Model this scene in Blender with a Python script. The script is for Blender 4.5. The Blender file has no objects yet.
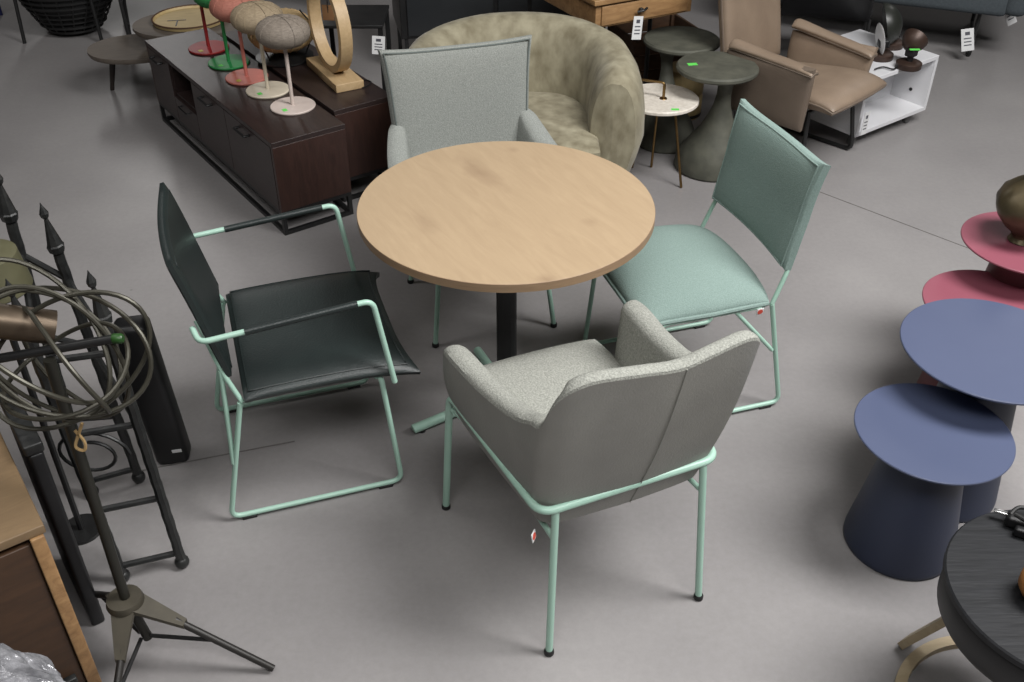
import bpy, bmesh, math, random
from mathutils import Vector as V, Matrix
random.seed(7)
S = bpy.context.scene
C = S.collection
PI = math.pi
R = math.radians

# ------------------------------------------------------------------ materials
def lin(c):
    c = c/255.0
    return c/12.92 if c <= .04045 else ((c+.055)/1.055)**2.4
def rgb(r, g, b): return (lin(r), lin(g), lin(b), 1)

def mat(name, col, col2=None, rough=.5, metal=0, kind=None, scale=20, bump=0, bscale=None, stretch=None,
        mix=.5, spec=.5, coat=0, sheen=0):
    m = bpy.data.materials.new(name); m.use_nodes = True
    nt = m.node_tree; N = nt.nodes; L = nt.links
    b = N['Principled BSDF']
    b.inputs['Roughness'].default_value = rough
    b.inputs['Metallic'].default_value = metal
    b.inputs['Specular IOR Level'].default_value = spec
    b.inputs['Coat Weight'].default_value = coat
    b.inputs['Sheen Weight'].default_value = sheen
    tc = N.new('ShaderNodeTexCoord'); mp = N.new('ShaderNodeMapping')
    L.new(tc.outputs['Object'], mp.inputs[0])
    if stretch: mp.inputs['Scale'].default_value = stretch
    if col2 is None: col2 = tuple(min(1, c*1.12) for c in col[:3])+(1,)
    no = N.new('ShaderNodeTexNoise'); no.inputs['Scale'].default_value = scale
    no.inputs['Detail'].default_value = 5
    L.new(mp.outputs[0], no.inputs[0])
    fac = no.outputs['Fac']
    if kind == 'wood':
        no.inputs['Distortion'].default_value = .9
        no.inputs['Roughness'].default_value = .65
    cr = N.new('ShaderNodeValToRGB')
    cr.color_ramp.elements[0].position = max(0, .5-mix*.5); cr.color_ramp.elements[1].position = min(1, .5+mix*.5)
    cr.color_ramp.elements[0].color = col; cr.color_ramp.elements[1].color = col2
    L.new(fac, cr.inputs[0]); L.new(cr.outputs[0], b.inputs['Base Color'])
    if bump:
        n2 = N.new('ShaderNodeTexNoise'); n2.inputs['Scale'].default_value = bscale or scale
        n2.inputs['Detail'].default_value = 3
        L.new(mp.outputs[0], n2.inputs[0])
        bp = N.new('ShaderNodeBump'); bp.inputs['Strength'].default_value = bump
        bp.inputs['Distance'].default_value = .004
        L.new(n2.outputs['Fac'], bp.inputs['Height']); L.new(bp.outputs[0], b.inputs['Normal'])
    return m

mint = mat('mint_lacquer', rgb(158, 192, 176), rgb(162, 196, 180), rough=.35, scale=5)
rubber = mat('black_rubber', rgb(20, 20, 20), rgb(26, 26, 26), rough=.6)
black_m = mat('black_metal', rgb(24, 24, 25), rgb(34, 34, 34), rough=.4, spec=.5)
iron = mat('wrought_iron', rgb(18, 19, 20), rgb(40, 41, 40), rough=.45, scale=40, bump=.5)
leather_dk = mat('green_black_leather', rgb(25, 32, 32), rgb(34, 42, 41), rough=.42, scale=9, bump=.25, bscale=160)
leather_gr = mat('grey_leather', rgb(124, 123, 118), rgb(138, 137, 131), rough=.5, scale=6, bump=.2, bscale=180)
thread_gr = mat('grey_thread', rgb(128, 128, 122), rough=.7)
fab_lt = mat('light_grey_felt', rgb(122, 125, 121), rgb(147, 150, 145), rough=.95, scale=260, bump=.5, bscale=300, spec=.15, mix=.35)
fab_gr = mat('grey_felt', rgb(128, 129, 123), rgb(166, 167, 159), rough=.95, scale=210, bump=.6, bscale=260, spec=.15, mix=.42)
fab_gr_pipe = mat('dark_seam_fabric', rgb(92, 98, 95), rgb(105, 111, 108), rough=.95, scale=200, spec=.1)
fab_mint = mat('mint_weave', rgb(118, 137, 131), rgb(135, 153, 147), rough=.9, scale=280, bump=.5, bscale=300, spec=.15, mix=.4)
red = mat('red_label', rgb(205, 78, 62), rough=.6)
white = mat('white_card', rgb(205, 205, 205), rgb(214, 214, 214), rough=.6)
ink = mat('grey_ink', rgb(70, 70, 78), rough=.6)
green_st = mat('green_sticker', rgb(90, 205, 84), rgb(104, 215, 94), rough=.6)
walnut = mat('dark_walnut', rgb(36, 28, 27), rgb(54, 42, 40), rough=.38, kind='wood', scale=7, stretch=(1, 9, 9), bump=.15, bscale=30)
walnut_x = mat('dark_walnut_end', rgb(44, 29, 25), rgb(62, 41, 35), rough=.4, kind='wood', scale=8, stretch=(6, 6, 1), bump=.15)
oakring = mat('pale_oak', rgb(168, 142, 104), rgb(188, 162, 124), rough=.5, kind='wood', scale=8, stretch=(1, 6, 6))
velvet = mat('taupe_velvet', rgb(104, 96, 76), rgb(160, 154, 132), rough=.75, scale=16, bump=.5, bscale=30, sheen=.12, mix=.55, spec=.2, stretch=(1, 1, .6))
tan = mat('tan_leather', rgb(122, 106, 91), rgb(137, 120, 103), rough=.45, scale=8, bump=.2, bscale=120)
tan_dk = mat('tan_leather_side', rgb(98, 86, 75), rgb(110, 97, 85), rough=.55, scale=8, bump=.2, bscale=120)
stone = mat('green_grey_concrete', rgb(62, 63, 55), rgb(88, 88, 77), rough=.7, scale=14, bump=.4, bscale=40)
marble = mat('cream_terrazzo', rgb(196, 188, 176), rgb(222, 216, 206), rough=.4, scale=60)
dkbrass = mat('dark_bronze', rgb(84, 72, 60), rgb(98, 86, 72), rough=.4, metal=.7, scale=20)
brass = mat('antique_brass', rgb(120, 96, 62), rgb(140, 114, 76), rough=.35, metal=1, scale=20)
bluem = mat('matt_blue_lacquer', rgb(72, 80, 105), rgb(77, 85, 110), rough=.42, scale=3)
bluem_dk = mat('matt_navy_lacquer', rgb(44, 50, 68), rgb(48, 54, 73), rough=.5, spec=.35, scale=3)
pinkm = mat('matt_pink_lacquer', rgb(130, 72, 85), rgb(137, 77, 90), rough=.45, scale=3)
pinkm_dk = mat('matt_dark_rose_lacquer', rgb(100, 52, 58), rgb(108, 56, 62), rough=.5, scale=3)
blackwood = mat('black_stained_wood', rgb(20, 21, 23), rgb(34, 35, 38), rough=.55, spec=.3, kind='wood', scale=9, stretch=(1, 7, 1), bump=.3)
beigewood = mat('beige_wood', rgb(158, 142, 114), rgb(176, 160, 132), rough=.5, kind='wood', scale=10, stretch=(1, 6, 6))
mango = mat('mango_wood', rgb(120, 88, 56), rgb(170, 134, 92), rough=.5, kind='wood', scale=6, stretch=(1, 5, 5), bump=.2)
mango_l = mat('light_mango_wood', rgb(108, 88, 64), rgb(130, 108, 80), rough=.5, kind='wood', scale=6, stretch=(5, 1, 1), bump=.2)
browncab = mat('brown_wood', rgb(50, 34, 22), rgb(70, 48, 31), rough=.5, kind='wood', scale=5, stretch=(1, 1, 5), bump=.3)
crate_m = mat('rusty_brown_wood', rgb(62, 44, 32), rgb(92, 66, 46), rough=.7, kind='wood', scale=8, stretch=(1, 1, 6))
greywood = mat('weathered_grey_wood', rgb(88, 80, 72), rgb(108, 99, 89), rough=.6, kind='wood', scale=6, stretch=(1, 7, 1))
bamboo = mat('bamboo', rgb(160, 140, 98), rgb(186, 164, 118), rough=.55, kind='wood', scale=10, stretch=(1, 6, 1))
whitelac = mat('white_lacquer', rgb(205, 205, 208), rgb(212, 212, 214), rough=.3, scale=3)
darkfab = mat('slate_fabric', rgb(66, 72, 76), rgb(78, 84, 88), rough=.9, scale=90, spec=.15)
blackplastic = mat('black_plastic', rgb(14, 14, 15), rgb(20, 20, 22), rough=.45)
rattan_b = mat('black_rattan', rgb(15, 15, 16), rgb(28, 28, 28), rough=.5, scale=60)
rattan_n = mat('natural_rattan', rgb(164, 138, 98), rgb(190, 164, 120), rough=.7, scale=50, bump=.5, bscale=90)
bronze = mat('bronze_tube', rgb(62, 60, 52), rgb(76, 74, 65), rough=.42, metal=.5, scale=15)
olive = mat('olive_lacquer', rgb(78, 76, 56), rgb(90, 88, 66), rough=.5)
copper = mat('brown_copper', rgb(54, 41, 35), rgb(70, 53, 45), rough=.45, metal=.4)
twine = mat('jute_twine', rgb(170, 140, 96), rgb(190, 160, 112), rough=.9, scale=80)
vase_m = mat('hammered_bronze', rgb(70, 62, 46), rgb(104, 93, 70), rough=.38, metal=.55, scale=12, bump=.5, bscale=18)
orange_w = mat('orange_wood', rgb(160, 106, 56), rgb(180, 126, 72), rough=.45, kind='wood', scale=10)
darkgreen = mat('dark_green_plastic', rgb(30, 62, 24), rgb(44, 84, 34), rough=.4)
navy = mat('navy_metal', rgb(28, 34, 80), rough=.4)
label_c = mat('cork_label', rgb(120, 86, 54), rgb(140, 102, 66), rough=.8)
tapem = mat('bubble_wrap_film', rgb(92, 92, 96), rgb(160, 160, 164), rough=.2, metal=.25, scale=40, bump=1, bscale=90, spec=.8)
def lampmat(n, a, b): return mat(n, rgb(*a), rgb(*b), rough=.7, scale=60, bump=.6, bscale=140, stretch=(1, 1, 6))

# oak table top: long soft grain, knots and board joints that belong to the wood
def oak_top():
    m = mat('oak_table_top', rgb(160, 138, 111), rgb(176, 154, 125), rough=.5, kind='wood', scale=5, stretch=(7, 1, 1), mix=.7, bump=.06, bscale=40)
    nt = m.node_tree; N = nt.nodes; L = nt.links
    b = N['Principled BSDF']; base = b.inputs['Base Color'].links[0].from_socket
    tc = N.new('ShaderNodeTexCoord')
    for (cx, cy, sx, sy, dk) in ((.035, .231, 20, 6, .38), (-.266, .025, 26, 9, .22), (.207, .322, 34, 34, .25), (.16, -.221, 34, 30, .22), (-.115, -.43, 30, 26, .4)):
        mp = N.new('ShaderNodeMapping'); mp.vector_type = 'POINT'
        mp.inputs['Location'].default_value = (-cx*sx, -cy*sy, 0)
        mp.inputs['Scale'].default_value = (sx, sy, 0)
        g = N.new('ShaderNodeTexGradient'); g.gradient_type = 'SPHERICAL'
        no = N.new('ShaderNodeTexNoise'); no.inputs['Scale'].default_value = 14
        ad = N.new('ShaderNodeVectorMath'); ad.operation = 'MULTIPLY_ADD'
        ad.inputs[1].default_value = (1.0, 1.0, 0)
        L.new(tc.outputs['Object'], mp.inputs[0]); L.new(tc.outputs['Object'], no.inputs[0])
        L.new(no.outputs['Color'], ad.inputs[0]); L.new(mp.outputs[0], ad.inputs[2])
        su = N.new('ShaderNodeVectorMath'); su.operation = 'SUBTRACT'; su.inputs[1].default_value = (.5, .5, 0)
        L.new(ad.outputs[0], su.inputs[0]); L.new(su.outputs[0], g.inputs[0])
        mu = N.new('ShaderNodeMath'); mu.operation = 'MULTIPLY'; mu.inputs[1].default_value = dk
        L.new(g.outputs['Fac'], mu.inputs[0])
        mx = N.new('ShaderNodeMix'); mx.data_type = 'RGBA'
        L.new(mu.outputs[0], mx.inputs[0]); L.new(base, mx.inputs[6]); mx.inputs[7].default_value = rgb(110, 84, 66)
        base = mx.outputs[2]
    L.new(base, b.inputs['Base Color'])
    return m
oak = oak_top()
oakedge = mat('oak_edge', rgb(132, 108, 84), rgb(152, 127, 100), rough=.55, kind='wood', scale=8, stretch=(1, 1, 12))

def floor_mat():
    m = bpy.data.materials.new('polished_concrete'); m.use_nodes = True
    nt = m.node_tree; N = nt.nodes; L = nt.links; b = N['Principled BSDF']
    tc = N.new('ShaderNodeTexCoord')
    def noise(s, d=5, r=.55):
        n = N.new('ShaderNodeTexNoise'); n.inputs['Scale'].default_value = s; n.inputs['Detail'].default_value = d
        n.inputs['Roughness'].default_value = r
        L.new(tc.outputs['Object'], n.inputs[0]); return n
    a = noise(.9); cr = N.new('ShaderNodeValToRGB')
    cr.color_ramp.elements[0].position = .3; cr.color_ramp.elements[1].position = .72
    cr.color_ramp.elements[0].color = rgb(128, 125, 125); cr.color_ramp.elements[1].color = rgb(147, 144, 143)
    L.new(a.outputs['Fac'], cr.inputs[0])
    f = noise(45, 6, .7); c2 = N.new('ShaderNodeValToRGB')
    c2.color_ramp.elements[0].position = .3; c2.color_ramp.elements[1].position = .7
    c2.color_ramp.elements[0].color = (.93, .93, .93, 1); c2.color_ramp.elements[1].color = (1.05, 1.05, 1.05, 1)
    L.new(f.outputs['Fac'], c2.inputs[0])
    mx = N.new('ShaderNodeMix'); mx.data_type = 'RGBA'; mx.blend_type = 'MULTIPLY'; mx.inputs[0].default_value = 1
    L.new(cr.outputs[0], mx.inputs[6]); L.new(c2.outputs[0], mx.inputs[7])
    # sparse small scuff dots
    v = N.new('ShaderNodeTexVoronoi'); v.inputs['Scale'].default_value = 2.2
    L.new(tc.outputs['Object'], v.inputs[0])
    c3 = N.new('ShaderNodeValToRGB'); c3.color_ramp.elements[0].position = .008; c3.color_ramp.elements[1].position = .02
    c3.color_ramp.elements[0].color = (.6, .6, .6, 1); c3.color_ramp.elements[1].color = (1, 1, 1, 1)
    L.new(v.outputs['Distance'], c3.inputs[0])
    m2 = N.new('ShaderNodeMix'); m2.data_type = 'RGBA'; m2.blend_type = 'MULTIPLY'; m2.inputs[0].default_value = 1
    L.new(mx.outputs[2], m2.inputs[6]); L.new(c3.outputs[0], m2.inputs[7])
    L.new(m2.outputs[2], b.inputs['Base Color'])
    r = noise(2.5); rr = N.new('ShaderNodeMapRange'); rr.inputs[3].default_value = .34; rr.inputs[4].default_value = .5
    L.new(r.outputs['Fac'], rr.inputs[0]); L.new(rr.outputs[0], b.inputs['Roughness'])
    b.inputs['Specular IOR Level'].default_value = .45
    return m

# ------------------------------------------------------------------ mesh helpers
def link(name, bm, m, parent=None, smooth=True, label=None, mats=None, stuff=False):
    me = bpy.data.meshes.new(name)
    bmesh.ops.recalc_face_normals(bm, faces=bm.faces)
    bm.to_mesh(me); bm.free()
    for mm in (mats or [m]): me.materials.append(mm)
    if smooth:
        for p in me.polygons: p.use_smooth = True
        try: me.set_sharp_from_angle(angle=R(38))
        except Exception: pass
    o = bpy.data.objects.new(name, me); C.objects.link(o)
    if parent: o.parent = parent
    if label: o['label'] = label
    if stuff: o['kind'] = 'stuff'
    return o
def thing(name, label, cat, loc=(0, 0, 0), rz=0, group=None):
    o = bpy.data.objects.new(name, None); C.objects.link(o); o.empty_display_size = .1
    o.location = loc; o.rotation_euler = (0, 0, rz); o['label'] = label; o['category'] = cat
    if group: o['group'] = group
    return o
def tag(o, label, cat, group=None):
    o['label'] = label; o['category'] = cat
    if group: o['group'] = group
    return o
def nb(): return bmesh.new()

def box(bm, c, s, rot=None, bev=0, mi=0):
    """box centred c with full sizes s"""
    t = bmesh.new(); bmesh.ops.create_cube(t, size=1)
    for v in t.verts: v.co = V((v.co.x*s[0], v.co.y*s[1], v.co.z*s[2]))
    if bev: bmesh.ops.bevel(t, geom=t.edges[:], offset=bev, segments=3, profile=.5, affect='EDGES')
    M = Matrix.Translation(V(c)) @ (rot.to_4x4() if rot else Matrix.Identity(4))
    merge(bm, t, M, mi); return bm
def merge(bm, t, M=Matrix.Identity(4), mi=0):
    mp = {}
    for v in t.verts: mp[v] = bm.verts.new(M @ v.co)
    for f in t.faces:
        try:
            g = bm.faces.new([mp[v] for v in f.verts]); g.material_index = mi
        except ValueError: pass
    t.free()
def lathe(bm, prof, c=(0, 0, 0), seg=40, M=None, caps=True, sx=1, sy=1):
    rings = []
    for r, z in prof:
        ring = []
        for i in range(seg):
            a = 2*PI*i/seg; p = V((r*math.cos(a)*sx, r*math.sin(a)*sy, z))
            if M: p = M @ p
            ring.append(bm.verts.new(p+V(c)))
        rings.append(ring)
    for a, b in zip(rings, rings[1:]):
        for i in range(seg):
            j = (i+1) % seg; bm.faces.new((a[i], a[j], b[j], b[i]))
    if caps:
        bm.faces.new(rings[0][::-1]); bm.faces.new(rings[-1])
    return bm
def fil(pts, r, n=5, closed=False):
    pts = [V(p) for p in pts]; out = []
    rng = range(len(pts))
    for i in rng:
        if not closed and i in (0, len(pts)-1): out.append(pts[i]); continue
        p, a, b = pts[i], pts[i-1], pts[(i+1) % len(pts)]
        d1 = (a-p); d2 = (b-p); l = min(r, d1.length*.45, d2.length*.45)
        s, e = p+d1.normalized()*l, p+d2.normalized()*l
        for k in range(n+1):
            t = k/n; out.append(s*(1-t)**2+p*2*t*(1-t)+e*t*t)
    return out
def tube(bm, pts, r, seg=10, closed=False, sx=1.0):
    """tube along pts (parallel transport); r number or function of 0..1"""
    P = [V(p) for p in pts]; n = len(P)
    tg = []
    for i in range(n):
        a = P[i-1] if (i or closed) else P[i]; b = P[(i+1) % n] if (i < n-1 or closed) else P[i]
        tg.append((b-a).normalized())
    up = V((0, 0, 1)) if abs(tg[0].z) < .9 else V((1, 0, 0))
    nr = (up-tg[0]*up.dot(tg[0])).normalized(); rings = []
    for i in range(n):
        nr = (nr-tg[i]*nr.dot(tg[i])).normalized(); bi = tg[i].cross(nr)
        rr = r(i/(n-1)) if callable(r) else r
        rings.append([bm.verts.new(P[i]+(nr*math.cos(2*PI*k/seg)+bi*math.sin(2*PI*k/seg)*sx)*rr) for k in range(seg)])
    m = n if closed else n-1
    for i in range(m):
        a, b = rings[i], rings[(i+1) % n]
        for k in range(seg):
            j = (k+1) % seg; bm.faces.new((a[k], a[j], b[j], b[k]))
    if not closed:
        bm.faces.new(rings[0][::-1]); bm.faces.new(rings[-1])
    return bm
def curve(pts, n=8, closed=False):
    P = [V(p) for p in pts]; out = []; N = len(P)
    m = N if closed else N-1
    for i in range(m):
        g = (lambda k: P[k % N]) if closed else (lambda k: P[max(0, min(N-1, k))])
        a, b, c, d = g(i-1), g(i), g(i+1), g(i+2)
        for k in range(n):
            t = k/n
            out.append(.5*((2*b)+(c-a)*t+(2*a-5*b+4*c-d)*t*t+(3*b-a-3*c+d)*t**3))
    if not closed: out.append(P[-1])
    return out
def pad(bm, pos, nu=24, nv=20, up=.03, down=.01, edge=.006, p=6, q=.5, mi=0):
    """closed cushion about the surface pos(u,v), u,v in -1..1, thin at its rim"""
    def g(k, n):
        s = -1+2*k/n; return math.sin(s*PI/2)*.85+s*.15
    A = []; B = []
    h = 1e-3
    for i in range(nu+1):
        ra = []; rb = []
        for j in range(nv+1):
            u, v = g(i, nu), g(j, nv); m = V(pos(u, v))
            n = (V(pos(u+h, v))-V(pos(u-h, v))).cross(V(pos(u, v+h))-V(pos(u, v-h)))
            n.normalize()
            f = (max(0, 1-abs(u)**p)*max(0, 1-abs(v)**p))**q
            rim = i in (0, nu) or j in (0, nv)
            ra.append(bm.verts.new(m+n*(edge+(up-edge)*f)))
            rb.append(bm.verts.new(m-n*(edge+(down-edge)*f)))
        A.append(ra); B.append(rb)
    for i in range(nu):
        for j in range(nv):
            bm.faces.new((A[i][j], A[i+1][j], A[i+1][j+1], A[i][j+1]))
            bm.faces.new((B[i][j], B[i][j+1], B[i+1][j+1], B[i+1][j]))
    bd = [(i, 0) for i in range(nu)]+[(nu, j) for j in range(nv)]+[(i, nv) for i in range(nu, 0, -1)]+[(0, j) for j in range(nv, 0, -1)]
    for k in range(len(bd)):
        a, b = bd[k], bd[(k+1) % len(bd)]
        bm.faces.new((A[a[0]][a[1]], A[b[0]][b[1]], B[b[0]][b[1]], B[a[0]][a[1]]))
    return bm
def rimline(pos, inset=.0, n=16, off=0.0, sides='ruld'):
    """points along the rim of a pad surface"""
    e = 1-inset; pts = []
    def P(u, v):
        h = 1e-3
        nn = (V(pos(u+h, v))-V(pos(u-h, v))).cross(V(pos(u, v+h))-V(pos(u, v-h))).normalized()
        return V(pos(u, v))+nn*off
    for k in range(n): pts.append(P(-e+2*e*k/n, -e))
    for k in range(n): pts.append(P(e, -e+2*e*k/n))
    for k in range(n): pts.append(P(e-2*e*k/n, e))
    for k in range(n): pts.append(P(-e, e-2*e*k/n))
    return pts
def disc_top(bm, r, z0, z1, bev=.003, c=(0, 0, 0), seg=72, sx=1, sy=1):
    return lathe(bm, [(r-bev, z0), (r, z0+bev), (r, z1-bev), (r-bev, z1)], c, seg, sx=sx, sy=sy)
def glide(parent, pt, r=.012, h=.014, name='foot'):
    bm = nb(); lathe(bm, [(r*.8, 0), (r, .003), (r, h-.003), (r*.75, h)], (pt[0], pt[1], 0), 16)
    return link(name, bm, rubber, parent, label='black rubber foot')

# ------------------------------------------------------------------ setting
bm = nb(); box(bm, (1.0, 6, -.05), (24, 26, .1)); fl = link('floor', bm, floor_mat(), smooth=False); fl['kind'] = 'structure'
fl['label'] = 'grey polished concrete floor'; 
joint = mat('joint_filler', rgb(106, 103, 101), rough=.8)
def floor_joint(a, b, n):
    d = V(b)-V(a); L_ = d.length; an = math.atan2(d.y, d.x)
    bm = nb(); box(bm, (0, 0, 0), (L_, .004, .0014))
    o = link('trim_%d' % n, bm, joint, smooth=False); o['kind'] = 'structure'
    m = (V(a)+V(b))/2; o.location = (m.x, m.y, .0012); o.rotation_euler = (0, 0, an)
floor_joint((1.1, 4.62, 0), (2.6, 3.1, 0), 1)
floor_joint((-1.35, 2.30, 0), (-.72, 2.49, 0), 2)
# plain hall walls, behind the shop floor and out of the photograph's frame
wallm = mat('hall_wall_paint', rgb(120, 118, 115), rough=.9, scale=2)
for nm, c, s in (('wall_back', (1, 19.05, 3), (24, .1, 6)), ('wall_left', (-11.05, 6, 3), (.1, 26, 6)),
                 ('wall_right', (13.05, 6, 3), (.1, 26, 6)), ('wall_front', (1, -7.05, 3), (24, .1, 6)), ('ceiling', (1, 6, 6.05), (24, 26, .1))):
    bm = nb(); box(bm, c, s); o = link(nm, bm, wallm, smooth=False); o['kind'] = 'structure'

# ------------------------------------------------------------------ round dining table
def dining_table():
    t = thing('dining_table', 'round pale oak dining table on a black column, in the middle of four chairs', 'table', (-.018, 2.72, 0))
    bm = nb(); lathe(bm, [(.449, .731), (.453, .734), (.453, .7588)], seg=128, caps=False)
    bm.faces.ensure_lookup_table()
    lathe(bm, [(.453, .7588), (.4518, .76)], seg=128, caps=False)
    t1 = nb(); bmesh.ops.create_circle(t1, cap_ends=True, segments=128, radius=.449)
    merge(bm, t1, Matrix.Translation((0, 0, .731)), 0)
    t1 = nb(); bmesh.ops.create_circle(t1, cap_ends=True, segments=128, radius=.4518)
    merge(bm, t1, Matrix.Translation((0, 0, .76)), 1)
    bmesh.ops.remove_doubles(bm, verts=bm.verts, dist=.0005)
    link('tabletop', bm, None, t, mats=[oakedge, oak]).rotation_euler = (0, 0, R(30))
    bm = nb(); box(bm, (0, 0, .38), (.062, .062, .70), bev=.006)
    for s in (-1, 1):
        for d in (-.012, .012):
            box(bm, (s*.031, d, .38), (.004, .004, .69)); box(bm, (d, s*.031, .38), (.004, .004, .69))
    link('column', bm, black_m, t, label='black ribbed square column')
    bm = nb(); lathe(bm, [(.13, .722), (.13, .731)], seg=40); link('mounting_plate', bm, black_m, t)
    for a, l in ((R(212.3), .37), (R(32.3), .37), (R(114), .27), (R(294), .27)):
        d = V((math.cos(a), math.sin(a), 0)); n = V((-d.y, d.x, 0))
        bm = nb()
        tube(bm, [d*.02+V((0, 0, .030)), d*(l*.6)+V((0, 0, .027)), d*(l-.012)+V((0, 0, .024)), d*(l-.003)+V((0, 0, .023)), d*l+V((0, 0, .022))],
             lambda s: .0165 if s < .6 else (.0163 if s < .8 else (.013 if s < 1 else .006)), 14, sx=1.0)
        link('base_foot', bm, mint, t, label='mint green base foot')
        bm = nb(); lathe(bm, [(.011, 0), (.012, .002), (.012, .010)], tuple(d*(l-.035)), 14); link('glide', bm, rubber, t)
dining_table()

# ------------------------------------------------------------------ sled chairs (left one with arms, right one without)
def red_tag(parent, loc, rz=0):
    bm = nb(); box(bm, (0, 0, -.014), (.003, .024, .026), bev=.001)
    o = link('hang_tag', bm, white, parent, label='small white tag with a red round mark'); o.location = loc; o.rotation_euler = (0, .15, rz)
    bm = nb(); lathe(bm, [(.0095, -.0022), (.0095, .0022)], (0, 0, 0), 16, M=Matrix.Rotation(PI/2, 3, 'Y'))
    a = link('emblem', bm, red, o); a.location = (0, 0, -.014)
    return o

def sled_chair(name, label, loc, rz, leather, arms):
    t = thing(name, label, 'chair', loc, rz)
    W = .262 if arms else .252
    r = .0082
    for s in (1, -1):
        y = s*W
        top = [(-.200, y, .60), (-.152, y, .447)] if not arms else [(-.205, y, .60), (-.152, y, .452)]
        pts = [(-.166 if arms else -.160, y, .44), (-.258, y, .0165), (.268, y, .0165), (.232, y, .440)]+([(.19, y*.86, .436), (-.12, y*.86, .436)] if arms else [(-.12, y, .438)])
        bm = nb(); tube(bm, fil(pts, .035), r, 12); link('sled_frame', bm, mint, t, label='mint green tube frame side')
        for gx in (-.205, .215):
            bm = nb(); box(bm, (gx, y, .005), (.045, .016, .0098), bev=.003); link('glide', bm, rubber, t, label='black floor glide')
        # back upright
        yb = s*(W-.012)
        if arms: up = [(-.160, y, .44), (-.196, s*.232, .53), (-.216, s*.20, .60), (-.238, s*.15, .66)]
        else: up = [(-.160, y, .440), (-.200, s*(W-.006), .555), (-.226, s*(W-.03), .62), (-.240, s*(W-.06), .68)]
        bm = nb(); tube(bm, fil(up, .05), r*.92, 10); link('back_upright', bm, mint, t)
        if arms:
            bm = nb(); tube(bm, [(-.200, s*.228, .535), (-.218, y, .225)], r*.9, 10); link('brace', bm, mint, t)
            yo = s*(W+.024)
            # arm loop: front post, top rail, wrapped in leather in the middle
            z1, z0 = .715, .678
            bm = nb()
            tube(bm, fil([(.268, yo, .425), (.226, yo, z1), (-.236, yo, z0), (-.248, s*(W-.035), z0+.010)], .028, 6), r, 12)
            link('armrest_frame', bm, mint, t)
            bm = nb(); tube(bm, [(.185, yo, z1-.003), (-.118, yo, z0+.009)], .0102, 12)
            link('arm_sleeve', bm, leather, t, label='dark leather sleeve on the armrest')
        else:
            bm = nb(); tube(bm, [(-.03, y, .437), (-.192, y, .25)], r*.85, 10); link('brace', bm, mint, t)
    for x in ((.215, -.13) if not arms else (.22, -.14)):
        bm = nb(); tube(bm, [(x, -W, .436), (x, W, .436)], r*.9, 10); link('cross_bar', bm, mint, t)
    if arms:
        def seat(u, v):
            x = .072+.225*u; y = v*(.277+.004*max(0, u)**3)
            x += .042*max(0, u)**5*(.25+.9*abs(v)**4)
            z = .482-.006*u*u-.026*(abs(v)**6)-.010*max(0, u)**6-.006*abs(v)**3*max(0, u)**3
            return (x, y, z)
        bm = nb(); pad(bm, seat, 30, 30, up=.020, down=.020, edge=.008, p=9, q=.55)
        st = link('seat', bm, leather, t)
        bm = nb(); tube(bm, rimline(seat, .07, 20, .0165), .0028, 6, True); link('seam', bm, leather, st)
        def back(u, v):   # u across, v up
            z = .700+.182*v
            x = -.180-.080*(v+1)/2-.016*(1-u*u)*(.2+.8*(v+1)/2)-.006*max(0, v)**3
            y = u*.240
            z += .010*abs(u)**4*max(0, v)**3
            return (x, y, z)
        bm = nb(); pad(bm, back, 26, 24, up=.020, down=.014, edge=.006, p=9, q=.5)
        bk = link('backrest', bm, leather, t)
        bm = nb(); tube(bm, rimline(back, .08, 20, .014), .0028, 6, True); link('seam', bm, leather, bk)
        red_tag(t, (-.06, .288, .447))
    else:
        def seat(u, v):
            hw = .262-.012*abs(u)
            x = .055+.232*u; y = v*hw
            # rounded rear corners
            x += .035*max(0, -u)**4*abs(v)**3 - .0*u
            z = .449-.006*u*u+.004*(1-v*v)
            return (x, y, z)
        bm = nb(); pad(bm, seat, 34, 34, up=.088, down=.008, edge=.010, p=2.4, q=.62)
        st = link('seat', bm, fab_mint, t)
        bm = nb(); tube(bm, rimline(seat, .0, 24, 0), .0085, 8, True); link('piping', bm, fab_mint, st)
        def back(u, v):
            z = .728+.165*v
            x = -.196-.062*(v+1)/2-.014*(1-u*u)-.010*max(0, v)**3+.010*max(0, v)*u*u
            y = u*(.250+.010*max(0, v)**2)
            z += .014*abs(u)**5*max(0, v)**3+.006*v*u*u
            return (x, y, z)
        bm = nb(); pad(bm, back, 28, 26, up=.034, down=.020, edge=.011, p=5, q=.55)
        bk = link('backrest', bm, fab_mint, t)
        bm = nb(); tube(bm, rimline(back, .05, 22, .020), .0035, 6, True); link('piping', bm, fab_mint, bk)
        red_tag(t, (-.115, .262, .438), PI/2)
    return t
sled_chair('armchair', 'dark green-black leather armchair with slim mint tube arms, left of the round table', (-.682, 2.459, 0), R(18.2), leather_dk, True)
sled_chair('side_chair', 'armless mint green fabric chair on a mint tube sled frame, right of the table', (.600, 2.844, 0), R(197.5), fab_mint, False)

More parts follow.
